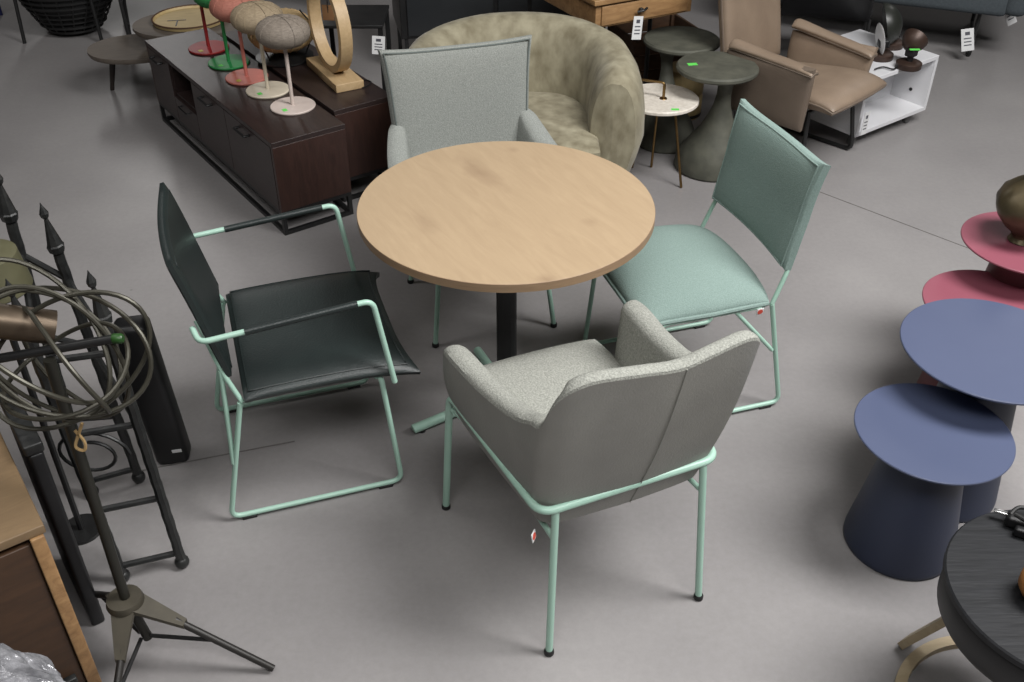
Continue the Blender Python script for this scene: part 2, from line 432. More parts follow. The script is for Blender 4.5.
# ------------------------------------------------------------------ shell armchairs
def shell(stations, thick, n=7, nv=10, shift=None):
    """stations from arm tip to back centre (y>0): (top xyz, bottom xyz, thickness). returns outer bm, inner bm"""
    top = [V(s[0]) for s in stations]; bot = [V(s[1]) for s in stations]; th = [V((s[2], 0, 0)) for s in stations]
    mir = lambda L_: L_+[V((p.x, -p.y, p.z)) for p in L_[-2::-1]]
    T_ = curve(mir(top), n); B_ = curve(mir(bot), n); H_ = curve(th+th[-2::-1], n)
    N_ = len(T_); outer = nb(); inner = nb(); ro = []; ri = []
    if shift:
        for L_ in (T_, B_):
            for p in L_: p.y += shift(p)
    for i in range(N_):
        a, b = max(0, i-1), min(N_-1, i+1)
        tan_ = (T_[b]-T_[a])*.5+(B_[b]-B_[a])*.5; tan_.z = 0
        nin = V((-tan_.y, tan_.x, 0)).normalized()      # inward
        mid = (T_[i]+B_[i])/2
        cen = V((0.0, 0, mid.z))
        if nin.dot(cen-mid) < 0: nin = -nin
        t = max(.004, H_[i].x)
        tt, bb = T_[i], B_[i]
        o = []; q = []
        for k in range(nv+1):
            s = k/nv; p = bb.lerp(tt, s)-nin*.014*math.sin(PI*s)
            o.append(p)
        # round over the top, in fabric
        rr = min(t*.5, .03)
        upv = (tt-bb).normalized()
        c = tt+nin*t*.5
        for k in range(7):
            a2 = PI-PI*k/6
            q.append(c+nin*(t*.5*math.cos(a2))+upv*(rr*math.sin(a2)*.75))
        for k in range(1, nv+1):
            s = 1-k/nv; p = bb.lerp(tt, s)+nin*(t+.0*math.sin(PI*s)); q.append(p)
        ro.append([outer.verts.new(p) for p in o]); ri.append([inner.verts.new(p) for p in q])
    for rs, bmx in ((ro, outer), (ri, inner)):
        for a, b in zip(rs, rs[1:]):
            for k in range(len(a)-1): bmx.faces.new((a[k], b[k], b[k+1], a[k+1]))
    # close arm fronts in the inner fabric
    for e in (0, -1):
        o = [inner.verts.new(v.co) for v in ro[e]]; q = ri[e]
        loop = o+q[1:]
        inner.faces.new(loop)
    return outer, inner, T_, B_

def near_armchair():
    t = thing('armchair', 'grey armchair seen from behind with leather outer shell, felt inside and mint legs', 'chair', (.186, 2.025, 0), R(113.5))
    st = [((.260, .285, .600), (.245, .262, .440), .020),
          ((.248, .294, .628), (.228, .268, .425), .055),
          ((.185, .295, .640), (.170, .266, .418), .066),
          ((.06, .283, .648), (.06, .256, .415), .064),
          ((-.07, .270, .672), (-.05, .246, .415), .060),
          ((-.165, .260, .706), (-.13, .238, .415), .056),
          ((-.228, .252, .742), (-.185, .232, .415), .050),
          ((-.268, .248, .762), (-.214, .228, .415), .046),
          ((-.302, .236, .840), (-.230, .216, .415), .042),
          ((-.326, .212, .888), (-.240, .200, .415), .040),
          ((-.338, .165, .906), (-.246, .155, .415), .040),
          ((-.345, .080, .896), (-.250, .075, .415), .040),
          ((-.347, .0, .884), (-.252, .0, .415), .040)]
    sh = lambda p: -.052*max(0, min(1, (p.z-.5)/.38))*max(0, min(1, (-p.x-.05)/.2))*(1-max(0, p.y)/.215)
    outer, inner, T_, B_ = shell(st, .05, shift=sh)
    # leather under-pan
    link('outer_shell', outer, leather_gr, t, label='smooth grey leather outer shell')
    link('inner_shell', inner, fab_gr, t, label='mottled grey felt lining')
    bm = nb(); vs = [bm.verts.new(p) for p in B_]; bm.faces.new(vs)
    e = bmesh.ops.extrude_face_region(bm, geom=bm.faces[:])
    for v in e['geom']:
        if isinstance(v, bmesh.types.BMVert): v.co = V((v.co.x*.93+.005, v.co.y*.93, v.co.z-.018))
    link('seat_pan', bm, leather_gr, t)
    # back seam: a welt down the middle, with a short branch
    m = len(T_)//2
    pts = [B_[m+1].lerp(T_[m+1], s)+V((-.0155*math.sin(PI*s)-.001, 0, 0)) for s in [k/12 for k in range(13)]]
    bm = nb(); tube(bm, pts, .0016, 6); link('back_seam', bm, thread_gr, t)
    def seat(u, v):
        x = .065+.292*u; y = v*(.213+.012*max(0, u))
        x += .008*u*(1-v*v)
        z = .462-.030*max(0, u)**3-.004*v*v
        return (x, y, z)
    bm = nb(); pad(bm, seat, 30, 24, up=.040, down=.040, edge=.022, p=5, q=.5); link('seat_cushion', bm, fab_gr, t)
    def inback(u, v):   # cushion skin inside the back, so no gap shows
        z = .64+.16*v
        return (-.225-.050*(v+1)/2+.02*u*u, u*(.185)-.015*(v+1)/2, z)
    bm = nb(); pad(bm, inback, 18, 14, up=.030, down=.012, edge=.004, p=4, q=.6); link('back_cushion', bm, fab_gr, t)
    # frame
    zr = .487; r = .0108
    rail = [(.246, .258, zr-.03), (.246, .281, zr-.004), (-.268, .246, zr), (-.268, -.246, zr), (.246, -.281, zr-.004), (.246, -.258, zr-.03)]
    bm = nb(); tube(bm, fil([(.300, .292, .014), (.246, .2825, zr-.002), (-.270, .247, zr+.006), (-.270, -.247, zr+.006), (.246, -.2825, zr-.002), (.300, -.292, .014)], .045, 7), r, 14)
    fr_ = link('rail', bm, mint, t, label='mint tube rail bent down into the two front legs')
    for s in (1, -1):
        bm = nb(); tube(bm, [(-.268, s*.206, zr+.004), (-.305, s*.229, .012)], .0098, 12); link('rear_leg', bm, mint, t)
        for px, py in ((-.3055, .2295), (.3005, .292)):
            bm = nb(); lathe(bm, [(.010, 0), (.0135, .003), (.0135, .013), (.011, .017)], (px, s*py, 0), 18); link('foot', bm, rubber, t, label='black rubber foot')
        bm = nb(); tube(bm, fil([(-.275, s*.210, .395), (-.19, s*.208, .385), (.15, s*.22, .385), (.252, s*.283, .435)], .05), .0075, 10); link('under_rail', bm, mint, t)
    for x in (-.14, .15):
        bm = nb(); tube(bm, [(x, -.212, .388), (x, .212, .388)], .0075, 10); link('cross_bar', bm, mint, t)
    o = red_tag(t, (-.262, .262, .432), .8)
    return t
near_armchair()

def far_armchair():
    t = thing('armchair', 'light grey felt armchair with tall piped back, on the far side of the table', 'chair', (-.129, 3.312, 0), R(-73.7))
    st = [((.235, .325, .56), (.225, .265, .42), .02),
          ((.205, .335, .597), (.19, .268, .41), .06),
          ((.10, .330, .610), (.10, .262, .41), .075),
          ((-.03, .318, .618), (-.02, .255, .41), .078),
          ((-.13, .300, .650), (-.10, .245, .41), .074),
          ((-.205, .276, .682), (-.17, .232, .41), .062),
          ((-.26, .235, .68), (-.21, .20, .41), .045),
          ((-.275, .12, .65), (-.225, .11, .41), .04),
          ((-.28, 0, .65), (-.228, 0, .41), .04)]
    outer, inner, T_, B_ = shell(st, .05)
    link('outer_shell', outer, fab_lt, t); link('inner_shell', inner, fab_lt, t)
    bm = nb(); vs = [bm.verts.new(p) for p in B_]; bm.faces.new(vs); link('seat_pan', bm, fab_lt, t)
    def back(u, v):
        z = .700+.255*v
        w_ = .246+.028*(v+1)/2+.010*max(0, v)**4
        y = u*w_
        x = -.175-.080*(v+1)/2-.020*(1-u*u)*(1 if v > -.5 else .5)
        z += .012*abs(u)**3*max(0, v)**3-.006*(1-u*u)*max(0, v)
        return (x, y, z)
    bm = nb(); pad(bm, back, 30, 30, up=.036, down=.028, edge=.012, p=5, q=.5)
    bk = link('backrest', bm, fab_lt, t)
    bm = nb(); tube(bm, rimline(back, .032, 26, .0210), .0036, 6, True); link('seam', bm, fab_gr_pipe, bk, label='darker seam inside the cushion edge')
    def seat(u, v):
        return (.055+.285*u, v*.208, .455-.02*max(0, u)**3)
    bm = nb(); pad(bm, seat, 24, 20, up=.035, down=.035, edge=.02, p=5, q=.5); link('seat_cushion', bm, fab_lt, t)
    zr = .425
    for s in (1, -1):
        bm = nb(); tube(bm, [(.19, s*.185, zr), (.236, s*.232, .012)], .0095, 12); link('leg', bm, mint, t)
        bm = nb(); tube(bm, [(-.17, s*.185, zr), (-.224, s*.232, .012)], .0095, 12); link('leg', bm, mint, t)
        for px, py in ((.2365, .2325), (-.2245, .2325)):
            bm = nb(); lathe(bm, [(.010, 0), (.013, .003), (.013, .013), (.011, .017)], (px, s*py, 0), 18); link('foot', bm, rubber, t, label='black rubber foot')
    bm = nb(); tube(bm, fil([(.19, .185, zr-.02), (-.17, .185, zr-.02), (-.17, -.185, zr-.02), (.19, -.185, zr-.02)], .03, closed=True), .009, 10, True); link('rail', bm, mint, t)
far_armchair()

# ------------------------------------------------------------------ dark TV cabinets
def tv_cabinet(label, loc, rz, L_, Wd, H0, H1, front):
    """local x along the length away from the near end, y to the right/back; front face is y=0 side"""
    t = thing('tv_cabinet', label, 'cabinet', loc, rz)
    bm = nb(); box(bm, (L_/2, -Wd/2, H1-.011), (L_, Wd, .022), bev=.002); link('top_panel', bm, walnut, t, smooth=False)
    bm = nb(); box(bm, (.010, -Wd/2, (H0+H1-.022)/2), (.020, Wd-.004, H1-.022-H0), bev=.002); link('side_panel', bm, walnut_x, t, smooth=False)
    bm = nb(); box(bm, (L_-.010, -Wd/2, (H0+H1-.022)/2), (.020, Wd-.004, H1-.022-H0), bev=.002); link('side_panel', bm, walnut_x, t, smooth=False)
    bm = nb(); box(bm, (L_/2, -Wd/2, H0+.009), (L_-.044, Wd-.006, .018)); link('bottom_panel', bm, walnut, t, smooth=False)
    bm = nb(); box(bm, (L_/2, -Wd+.008, (H0+H1)/2), (L_-.044, .012, H1-H0-.03)); link('back_panel', bm, walnut, t, smooth=False)
    hb = H1-.022-H0
    if front:
        secs = [(.0, .33, 'door'), (.33, .60, 'door'), (.60, .80, 'open'), (.80, 1.0, 'door')]
        x0 = .022; LL = L_-.044
        for a, b, k in secs:
            xa, xb = x0+a*LL, x0+b*LL
            if k == 'door':
                bm = nb(); box(bm, ((xa+xb)/2, -.010, H0+hb/2), (xb-xa-.004, .018, hb-.006), bev=.0015)
                d = link('door', bm, walnut, t, smooth=False)
                bm = nb(); hx = (xa+xb)/2 if a else (xa+xb)/2+.03
                tube(bm, fil([(hx-.055, 0, H1-.052), (hx-.055, .024, H1-.052), (hx+.055, .024, H1-.052), (hx+.055, 0, H1-.052)], .004), .006, 8)
                link('handle', bm, black_m, d, label='black bar handle')
            else:
                bm = nb(); box(bm, ((xa+xb)/2, -.010, H0+hb*.22), (xb-xa-.004, .018, hb*.44-.006), bev=.0015)
                d = link('drawer', bm, walnut, t, smooth=False)
                bm = nb(); hx = (xa+xb)/2
                tube(bm, fil([(hx-.055, 0, H0+hb*.36), (hx-.055, .020, H0+hb*.36), (hx+.055, .020, H0+hb*.36), (hx+.055, 0, H0+hb*.36)], .004), .004, 8)
                link('handle', bm, black_m, d, label='black bar handle')
                bm = nb(); box(bm, ((xa+xb)/2, -Wd/2, H0+hb*.46), (xb-xa, Wd-.03, .014)); link('shelf', bm, walnut, t, smooth=False)
                for xx in (xa, xb):
                    bm = nb(); box(bm, (xx, -Wd/2, H0+hb/2), (.014, Wd-.03, hb)); link('divider', bm, walnut, t, smooth=False)
    else:
        bm = nb(); box(bm, (L_/2, -.010, H0+hb/2), (L_-.044, .018, hb-.006)); link('front_panel', bm, walnut, t, smooth=False)
    bm = nb(); b_ = .018
    for x in (.012, L_-.012):
        for y in (-.012, -Wd+.012): box(bm, (x, y, H0/2), (b_, b_, H0))
        box(bm, (x, -Wd/2, .009), (b_, Wd-.04, b_)); box(bm, (x, -Wd/2, H0-.009), (b_, Wd-.04, b_))
    for y in (-.012, -Wd+.012): box(bm, (L_/2, y, .009), (L_-.04, b_, b_)); box(bm, (L_/2, y, H0-.009), (L_-.04, b_, b_))
    link('metal_base', bm, black_m, t, smooth=False, label='black square-tube sled base')
    return t
CA = math.atan2(.812, -.584)      # long axis direction, away from the camera
tv_cabinet('long dark walnut TV cabinet with door handles, carrying the row of mushroom lamps', (-.999, 3.84, 0), CA, 1.53, .345, .115, .44, True)
ca, sa = math.cos(CA), math.sin(CA)
def cab(x, y, z):   # local -> world for the first cabinet
    return (-.999+x*ca-y*sa, 3.84+x*sa+y*ca, z)
tv_cabinet('second dark walnut cabinet behind the first, under the ring ornament and basket lamp', (cab(.125, -.358, 0)[0], cab(.125, -.358, 0)[1], 0), CA, 1.25, .30, .115, .452, False)

# mushroom lamps
lamps = [((-.975, 4.223), 'grey-beige', ((190, 176, 168), (204, 190, 182)), ((112, 102, 92), (146, 136, 124)), 'mushroom table lamp with grey-beige thread shade, nearest of the row'),
         ((-1.123, 4.408), 'cream', ((204, 194, 174), (216, 206, 186)), ((132, 116, 94), (162, 146, 120)), 'mushroom table lamp with a cream stem and straw beige thread shade'),
         ((-1.254, 4.567), 'pink', ((196, 116, 104), (208, 128, 116)), ((150, 92, 78), (174, 114, 98)), 'mushroom table lamp all in salmon pink'),
         ((-1.383, 4.760), 'green', ((40, 132, 70), (52, 148, 82)), ((36, 112, 58), (48, 130, 70)), 'mushroom table lamp all in green, only its shade rim showing'),
         ((-1.530, 4.960), 'red', ((138, 34, 36), (156, 44, 44)), ((138, 34, 36), (156, 44, 44)), 'mushroom table lamp with red base and stem, farthest of the row')]
for (x, y), nm, a, b, lb in lamps:
    t = thing('mushroom_lamp', lb, 'lamp', (x, y, .4405), CA, 'mushroom lamps on the dark cabinet')
    ma = mat(nm+'_lacquer', rgb(*a[0]), rgb(*a[1]), rough=.45); mb = lampmat(nm+'_thread', *b)
    bm = nb(); lathe(bm, [(.098, 0), (.1, .003), (.1, .007), (.097, .010), (.012, .012)], seg=40); base = link('base', bm, ma, t)
    bm = nb(); tube(bm, [(0, 0, .011), (0, 0, .305)], .0085, 12); link('stem', bm, ma, t)
    bm = nb()
    prof = []
    for k in range(25):
        an = -PI/2+PI*k/24
        prof.append((max(.004, .115*abs(math.cos(an))**.75+(.0012 if k % 2 else 0)), .338+.062*math.sin(an)))
    lathe(bm, prof, seg=56)
    sd = link('lamp_shade', bm, mb, t)
    bm = nb()
    for k in range(14):   # wound threads
        a0 = k*PI/14*2
        pts = []
        for j in range(24):
            an = 2*PI*j/24
            rr = .116*abs(math.cos(an))**.75*(1 if math.cos(an) > 0 else -1)
            pts.append((rr*math.cos(a0), rr*math.sin(a0), .338+.063*math.sin(an)))
        tube(bm, pts, .0014, 4, True)
    link('thread_winding', bm, mb, sd)
    bm = nb(); box(bm, (-.035, .055, .0112), (.026, .020, .001)); link('price_sticker', bm, green_st if nm not in ('red', 'pink') else mat('yellow_sticker_'+nm, rgb(190, 180, 80)), t, smooth=False)

# ring ornament lamp on block
def ring_lamp():
    c = (-.835, 4.555, .4525)
    t = thing('ring_lamp', 'pale oak ring lamp on a rectangular wooden block, on the second cabinet', 'lamp', c, R(-61))
    bm = nb(); box(bm, (0, 0, .019), (.40, .135, .038), bev=.003); link('base', bm, oakring, t)
    bm = nb()
    n = 64; ro, ri, w_ = .215, .183, .055
    rings = []
    for k in range(n):
        a = 2*PI*k/n; d = V((0, 0, 0))
        for_ = lambda r_, yy: V((yy, 0, 0))
        ca_, sa_ = math.cos(a), math.sin(a)
        rings.append([bm.verts.new(V((r_*ca_, yy, .038+ro-.004+r_*sa_))) for r_, yy in ((ri, -w_/2), (ro, -w_/2), (ro, w_/2), (ri, w_/2))])
    for k in range(n):
        a, b = rings[k], rings[(k+1) % n]
        for j in range(4): bm.faces.new((a[j], b[j], b[(j+1) % 4], a[(j+1) % 4]))
    rg = link('ring', bm, oakring, t); pass
    bm = nb(); tube(bm, curve([(0, 0, .60-.19), (.004, 0, .36), (0, 0, .30)], 5), .0022, 6)
    box(bm, (0, 0, .405), (.02, .02, .03), bev=.003)
    link('lamp_holder', bm, black_m, t)
    bm = nb(); box(bm, (.0, -.0, .30), (.055, .003, .07), rot=Matrix.Rotation(.9, 3, 'Z'), bev=.001); link('paper_tag', bm, label_c, t)
    bm = nb(); box(bm, (-.12, .03, .0385), (.025, .02, .001)); link('price_sticker', bm, green_st, t, smooth=False)
    bm = nb(); tube(bm, curve([(.08, .07, .004), (.15, .12, .004), (.20, .07, .004), (.17, .03, .004), (.12, .08, .004)], 6), .003, 6); link('cord', bm, black_m, t)
ring_lamp()
# basket lamp
t = thing('basket_lamp', 'round woven rattan table lamp with black wire stand, behind the ring lamp', 'lamp', (-1.115, 4.80, .4525))
bm = nb(); prof = []
for k in range(20):
    an = -1.25+2.5*k/19
    prof.append((.160*math.cos(an)**.8+(.003 if k % 2 else 0), .135+.090*math.sin(an)))
lathe(bm, prof, seg=48); sd = link('lamp_shade', bm, rattan_n, t)
bm = nb()
for k in range(18):
    a = 2*PI*k/18
    tube(bm, [(math.cos(a)*(r_+.002), math.sin(a)*(r_+.002), z_) for r_, z_ in prof[::2]], .003, 5)
link('rib', bm, rattan_n, sd, label='upright cane ribs of the shade', stuff=True)
bm = nb(); lathe(bm, [(.13, 0), (.14, .004), (.14, .012), (.05, .03), (.03, .06)], seg=36); link('base', bm, black_m, t)
bm = nb()
for a in (0, PI*2/3, PI*4/3):
    tube(bm, [(math.cos(a)*.10, math.sin(a)*.10, .01), (math.cos(a)*.163, math.sin(a)*.163, .15), (math.cos(a)*.10, math.sin(a)*.10, .235)], .004, 6)
link('wire_stand', bm, black_m, t)

# ------------------------------------------------------------------ black cabinet at the back with tag
def back_cabinet():
    a = math.atan2(6.70-5.86, -(.62-.88)*-1) 
    t = thing('low_cabinet', 'black metal cabinet on thin legs behind the velvet sofa, cut by the photo top', 'cabinet', (-.635, 5.70, 0), R(12))
    bm = nb(); box(bm, (.55, .24, .40), (1.10, .44, .36), bev=.006); link('body', bm, black_m, t)
    for k in range(2):
        bm = nb(); box(bm, (.29+k*.53, .014, .40), (.50, .012, .32), bev=.003); d = link('door', bm, mat('charcoal_panel%d' % k, rgb(38, 40, 42), rough=.35), t)
        bm = nb(); box(bm, (.29+k*.53, .002, .47), (.22, .014, .014), bev=.003); link('handle', bm, black_m, d)
    for x in (.03, 1.07):
        for y in (.04, .44):
            bm = nb(); box(bm, (x, y, .11), (.022, .022, .22)); link('leg', bm, black_m, t)
back_cabinet()
def price_tag(label, loc, rot, w_=.06, h_=.09, name='price_tag'):
    t = thing(name, label, 'price tag', loc)
    t.rotation_euler = rot
    bm = nb(); box(bm, (0, 0, 0), (w_, .002, h_)); link('card', bm, white, t, smooth=False)
    bm = nb(); box(bm, (0, -.0014, h_*.28), (w_*.38, .001, h_*.15))
    for k in range(3): box(bm, (0, -.0014, h_*(.06-.15*k)), (w_*.6, .001, h_*.05))
    link('print', bm, ink, t, smooth=False, label='faint grey print')
    return t
# dark stand whose leg carries the tag left of the far chair
t = thing('side_table', 'narrow black metal side table behind the dark cabinets, left of the light grey chair', 'table', (-.66, 4.98, 0))
bm = nb()
for x in (0, -.30):
    for y in (0, .3): box(bm, (x, y, .27), (.022, .022, .54))
link('leg_frame', bm, black_m, t, smooth=False)
bm = nb(); box(bm, (-.15, .15, .548), (.33, .33, .016), bev=.002); link('tabletop', bm, black_m, t)
price_tag('white price tag hanging beside the light grey chair back, over the dark cabinets', (-.672, 4.955, .46), (R(-8), R(4), 0), .065, .09)

# ------------------------------------------------------------------ velvet tub sofa
def sofa():
    t = thing('tub_sofa', 'curved taupe velvet tub sofa with a rounded arm, behind the light grey armchair', 'sofa', (.03, 4.23, 0), R(0))
    bm = nb(); sec = []
    P_ = curve([(.395, -.27, 0), (.425, -.12, 0), (.42, .03, 0), (.375, .18, 0), (.24, .31, 0), (.05, .36, 0), (-.17, .34, 0), (-.35, .22, 0), (-.42, .07, 0), (-.415, -.10, 0), (-.39, -.25, 0)], 5)
    n = len(P_)-1; rings = []
    for i in range(n+1):
        s = i/n; c = P_[i]; tn = (P_[min(n, i+1)]-P_[max(0, i-1)]).normalized()
        out = V((tn.y, -tn.x, 0))
        e = min(i, n-i)
        k_ = .02 if e == 0 else min(1, .45+.55*math.sqrt(max(0, 1-(1-min(1, e/5.0))**2)))
        top = .680+.060*math.sin(PI*s)**2
        ring = []; m = 22
        for j in range(m):
            b = 2*PI*j/m
            cx = math.copysign(abs(math.cos(b))**.8, math.cos(b)); cz = math.copysign(abs(math.sin(b))**.8, math.sin(b))
            h = (top-.07)/2; w_ = .125*(1+.22*cz if cz < 0 else 1)
            ring.append(bm.verts.new(c+out*(cx*w_*k_-.035*max(0, -cz))+V((0, 0, .07+h+cz*h*(.45+.55*k_)))))
        rings.append(ring)
    for a, b in zip(rings, rings[1:]):
        for j in range(22): bm.faces.new((a[j], b[j], b[(j+1) % 22], a[(j+1) % 22]))
    bm.faces.new(rings[0]); bm.faces.new(rings[-1][::-1])
    o = link('back_and_arms', bm, velvet, t)
    def seat(u, v):
        a = 1
        x = .34*u; y = -.06+.32*v
        y -= .05*(1-u*u)*max(0, -v)
        x *= math.sqrt(max(.2, 1-.45*max(0, v)**2))
        return (x, y, .355)
    bm = nb(); pad(bm, seat, 24, 22, up=.075, down=.075, edge=.04, p=4, q=.5); link('seat_cushion', bm, velvet, t)
    bm = nb(); box(bm, (0, -.06, .17), (.62, .52, .26), bev=.05); link('seat_base', bm, velvet, t)
    for x in (-.33, .31):
        for y in (-.2, .2):
            bm = nb(); lathe(bm, [(.02, 0), (.025, .09)], (x, y, 0), 14); link('foot', bm, black_m, t)
sofa()

# ------------------------------------------------------------------ wooden desk with tag, crate, cylinder
def desk():
    t = thing('desk', 'rustic mango wood desk with drawers and black legs, behind the velvet sofa', 'desk', (.395, 4.76, 0), R(28))
    bm = nb(); box(bm, (.27, .36, .742), (.60, .80, .026), bev=.004); link('tabletop', bm, mango, t)
    bm = nb(); box(bm, (.27, .36, .672), (.56, .76, .112), bev=.003); link('apron', bm, mango, t)
    for k in range(1):
        bm = nb(); box(bm, (.27, -.022, .672), (.50, .014, .092), bev=.003); d = link('drawer', bm, mango, t)
        bm = nb(); box(bm, (.235, -.040, .676), (.02, .02, .02), bev=.005)
        tube(bm, fil([(.210, -.046, .672), (.235, -.062, .678), (.265, -.046, .682)], .02), .006, 8)
        link('handle', bm, black_m, d, label='black iron handle')
    for x, y in ((.03, .26), (.51, .26), (.03, .70), (.51, .70)):
        bm = nb(); tube(bm, [(x, y, .618), (x, y, .0)], .012, 8); link('leg', bm, black_m, t)
desk()
price_tag('white price tag hanging from the desk drawer handle', (.605, 4.80, .60), (R(-6), R(6), R(20)), .05, .11)
# small mango stool-cabinet farther right of the desk
t = thing('wooden_crate', 'dark brown wooden crate on the floor under the desk', 'crate', (.80, 5.56, 0), R(20))
bm = nb()
for k in range(4):
    box(bm, (0, -.17, .045+.088*k), (.42, .016, .08), bev=.003); box(bm, (0, .17, .045+.088*k), (.42, .016, .08), bev=.003)
for s in (-1, 1): box(bm, (s*.205, 0, .18), (.016, .33, .35), bev=.003)
box(bm, (0, 0, .012), (.40, .33, .016)); link('slats', bm, crate_m, t)
for x in (-.19, .19):
    for y in (-.155, .155):
        bm = nb(); box(bm, (x, y, .18), (.024, .024, .36)); link('corner_post', bm, crate_m, t)
t = thing('drum_stool', 'pale wooden drum stool under the desk between the two concrete tables', 'stool', (.925, 5.17, 0))
bm = nb(); lathe(bm, [(.098, 0), (.105, .01), (.105, .12), (.100, .13), (.105, .14), (.105, .255), (.098, .265), (.0, .267)], seg=40, caps=False); link('body', bm, bamboo, t)
bm = nb(); lathe(bm, [(.107, .012), (.107, .03)], seg=40, caps=False); link('metal_band', bm, black_m, t)

# ------------------------------------------------------------------ concrete pedestal tables
for (x, y), (sx0, sy0), lb, st in (((.945, 4.470), (.052, .06), 'green-grey concrete pedestal table with green sticker, nearer of two', True),
                       ((.849, 4.939), (-.070, -.12), 'green-grey concrete pedestal table behind the marble table, farther of two', False)):
    t = thing('pedestal_table', lb, 'table', (x, y, 0), 0, 'concrete pedestal tables')
    z_ = .038 if st else 0; bm = nb(); disc_top(bm, .188 if st else .192, .475+z_, .502+z_, .008); tp = link('tabletop', bm, stone, t)
    bm = nb()
    prof = [(.176, 0), (.184, .01), (.180, .05), (.160, .10), (.124, .15), (.088, .20), (.060, .26), (.042, .31), (.034, .36), (.035, .40), (.046, .44), (.072, .474)]
    lathe(bm, prof if st else [(r_*.86, z_) for r_, z_ in prof], seg=44)
    for v in bm.verts:
        f = 1-v.co.z/.474; v.co.z *= (1.08 if st else 1); v.co.x += sx0*(1-f*.2); v.co.y += sy0*f
    link('pedestal', bm, stone, t)
    if st:
        bm = nb(); box(bm, (-.115, .008, .5408), (.045, .028, .001), rot=Matrix.Rotation(.2, 3, 'Z')); link('price_sticker', bm, green_st, t, smooth=False)

# marble top side table
t = thing('side_table', 'small cream terrazzo-topped side table with brass carrying handle and three thin brass legs', 'table', (.685, 4.405, 0)); t.scale = (1, 1, .885)
bm = nb(); disc_top(bm, .178, .442, .464, .005); link('tabletop', bm, marble, t)
bm = nb(); tube(bm, fil([(.012, -.015, .462), (.012, -.015, .55), (-.12, .035, .55), (-.12, .035, .462)], .018), .0068, 10); link('handle', bm, brass, t)
bm = nb(); lathe(bm, [(.018, .464), (.016, .468)], (.012, -.015, 0), 20); lathe(bm, [(.018, .464), (.016, .468)], (-.12, .035, 0), 20); link('handle_collar', bm, brass, t)
for fx, fy in ((.122, -.107), (-.092, .106), (.004, .112)):
    bm = nb(); tube(bm, [(fx*.5, fy*.5, .442), (fx, fy, .004)], .0062, 10); link('leg', bm, brass, t)
bm = nb(); tube(bm, [(math.cos(R(k*30))*.078, math.sin(R(k*30))*.078, .436) for k in range(12)], .005, 6, True); link('leg_ring', bm, brass, t)
bm = nb(); box(bm, (.05, -.14, .4645), (.035, .02, .001)); link('price_sticker', bm, green_st, t, smooth=False)

# ------------------------------------------------------------------ tan recliner
def tan_chair():
    t = thing('armchair', 'tan leather lounge armchair with padded arms on a black wire base', 'chair', (1.368, 4.700, 0), R(-45))
    def seat(u, v):
        x = .06+.30*u; y = v*(.225+.02*max(0, u))
        z = .385+.045*u-.030*max(0, u)**4*1.2-.01*v*v
        x += .02*(1-v*v)*max(0, u)
        return (x, y, z)
    bm = nb(); pad(bm, seat, 26, 22, up=.050, down=.060, edge=.012, p=5, q=.55); sc = link('seat_cushion', bm, tan, t)
    bm = nb(); tube(bm, rimline(seat, .0, 22, 0), .006, 6, True); link('piping', bm, tan_dk, sc)
    def back(u, v):
        z = .76+.37*v
        x = -.235-.15*(v+1)/2-.012*(1-u*u)
        y = u*(.235+.0*v-.02*max(0, v)**2)
        return (x, y, z)
    bm = nb(); pad(bm, back, 24, 26, up=.045, down=.040, edge=.012, p=5, q=.5); bk = link('backrest', bm, tan, t)
    bm = nb(); tube(bm, rimline(back, .0, 22, 0), .006, 6, True); link('piping', bm, tan_dk, bk)
    for s in (1, -1):
        # arm side panel, a thick padded slab whose top flares outwards
        def side(u, v, s=s):
            x = .015+.215*u+.03*(v+1)/2*max(0, u)
            z = .415+.150*v+(.012*u-(.045 if s > 0 else 0))*(v+1)/2
            y = s*(.262+.018*(v+1)/2+.01*max(0, v)**3)
            return (x, y, z)
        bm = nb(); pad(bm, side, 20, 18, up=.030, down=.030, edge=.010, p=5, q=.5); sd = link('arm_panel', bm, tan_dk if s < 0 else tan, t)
        def top(u, v, s=s):
            x = .035+.222*u; y = s*(.276+.030*v)
            z = .565-.012*u-.008*v*v+.018*max(0, -u)**2*(1-v*v)-(.045+.012*u if s > 0 else 0)
            return (x, y, z)
        bm = nb(); pad(bm, top, 20, 12, up=.024, down=.022, edge=.008, p=4, q=.5); a = link('arm_pad', bm, tan, t)
        bm = nb(); tube(bm, rimline(top, .0, 16, 0), .0045, 6, True); link('piping', bm, tan_dk, a)
    bm = nb()
    tube(bm, fil([(.22, .20, .34), (.26, .25, .012), (-.30, .25, .012), (-.24, .20, .34)], .05), .0105, 10)
    tube(bm, fil([(.22, -.20, .34), (.26, -.25, .012), (-.30, -.25, .012), (-.24, -.20, .34)], .05), .0105, 10)
    tube(bm, [(.22, -.20, .335), (.22, .20, .335)], .0105, 10); tube(bm, [(-.24, -.20, .335), (-.24, .20, .335)], .0105, 10)
    link('wire_base', bm, black_m, t, label='black tube sled base')
tan_chair()
# glass-clear tag under the tan chair
price_tag('white hang tag under the front right corner of the tan armchair', (1.755, 4.66, .17), (0, 0, R(35)), .04, .12)

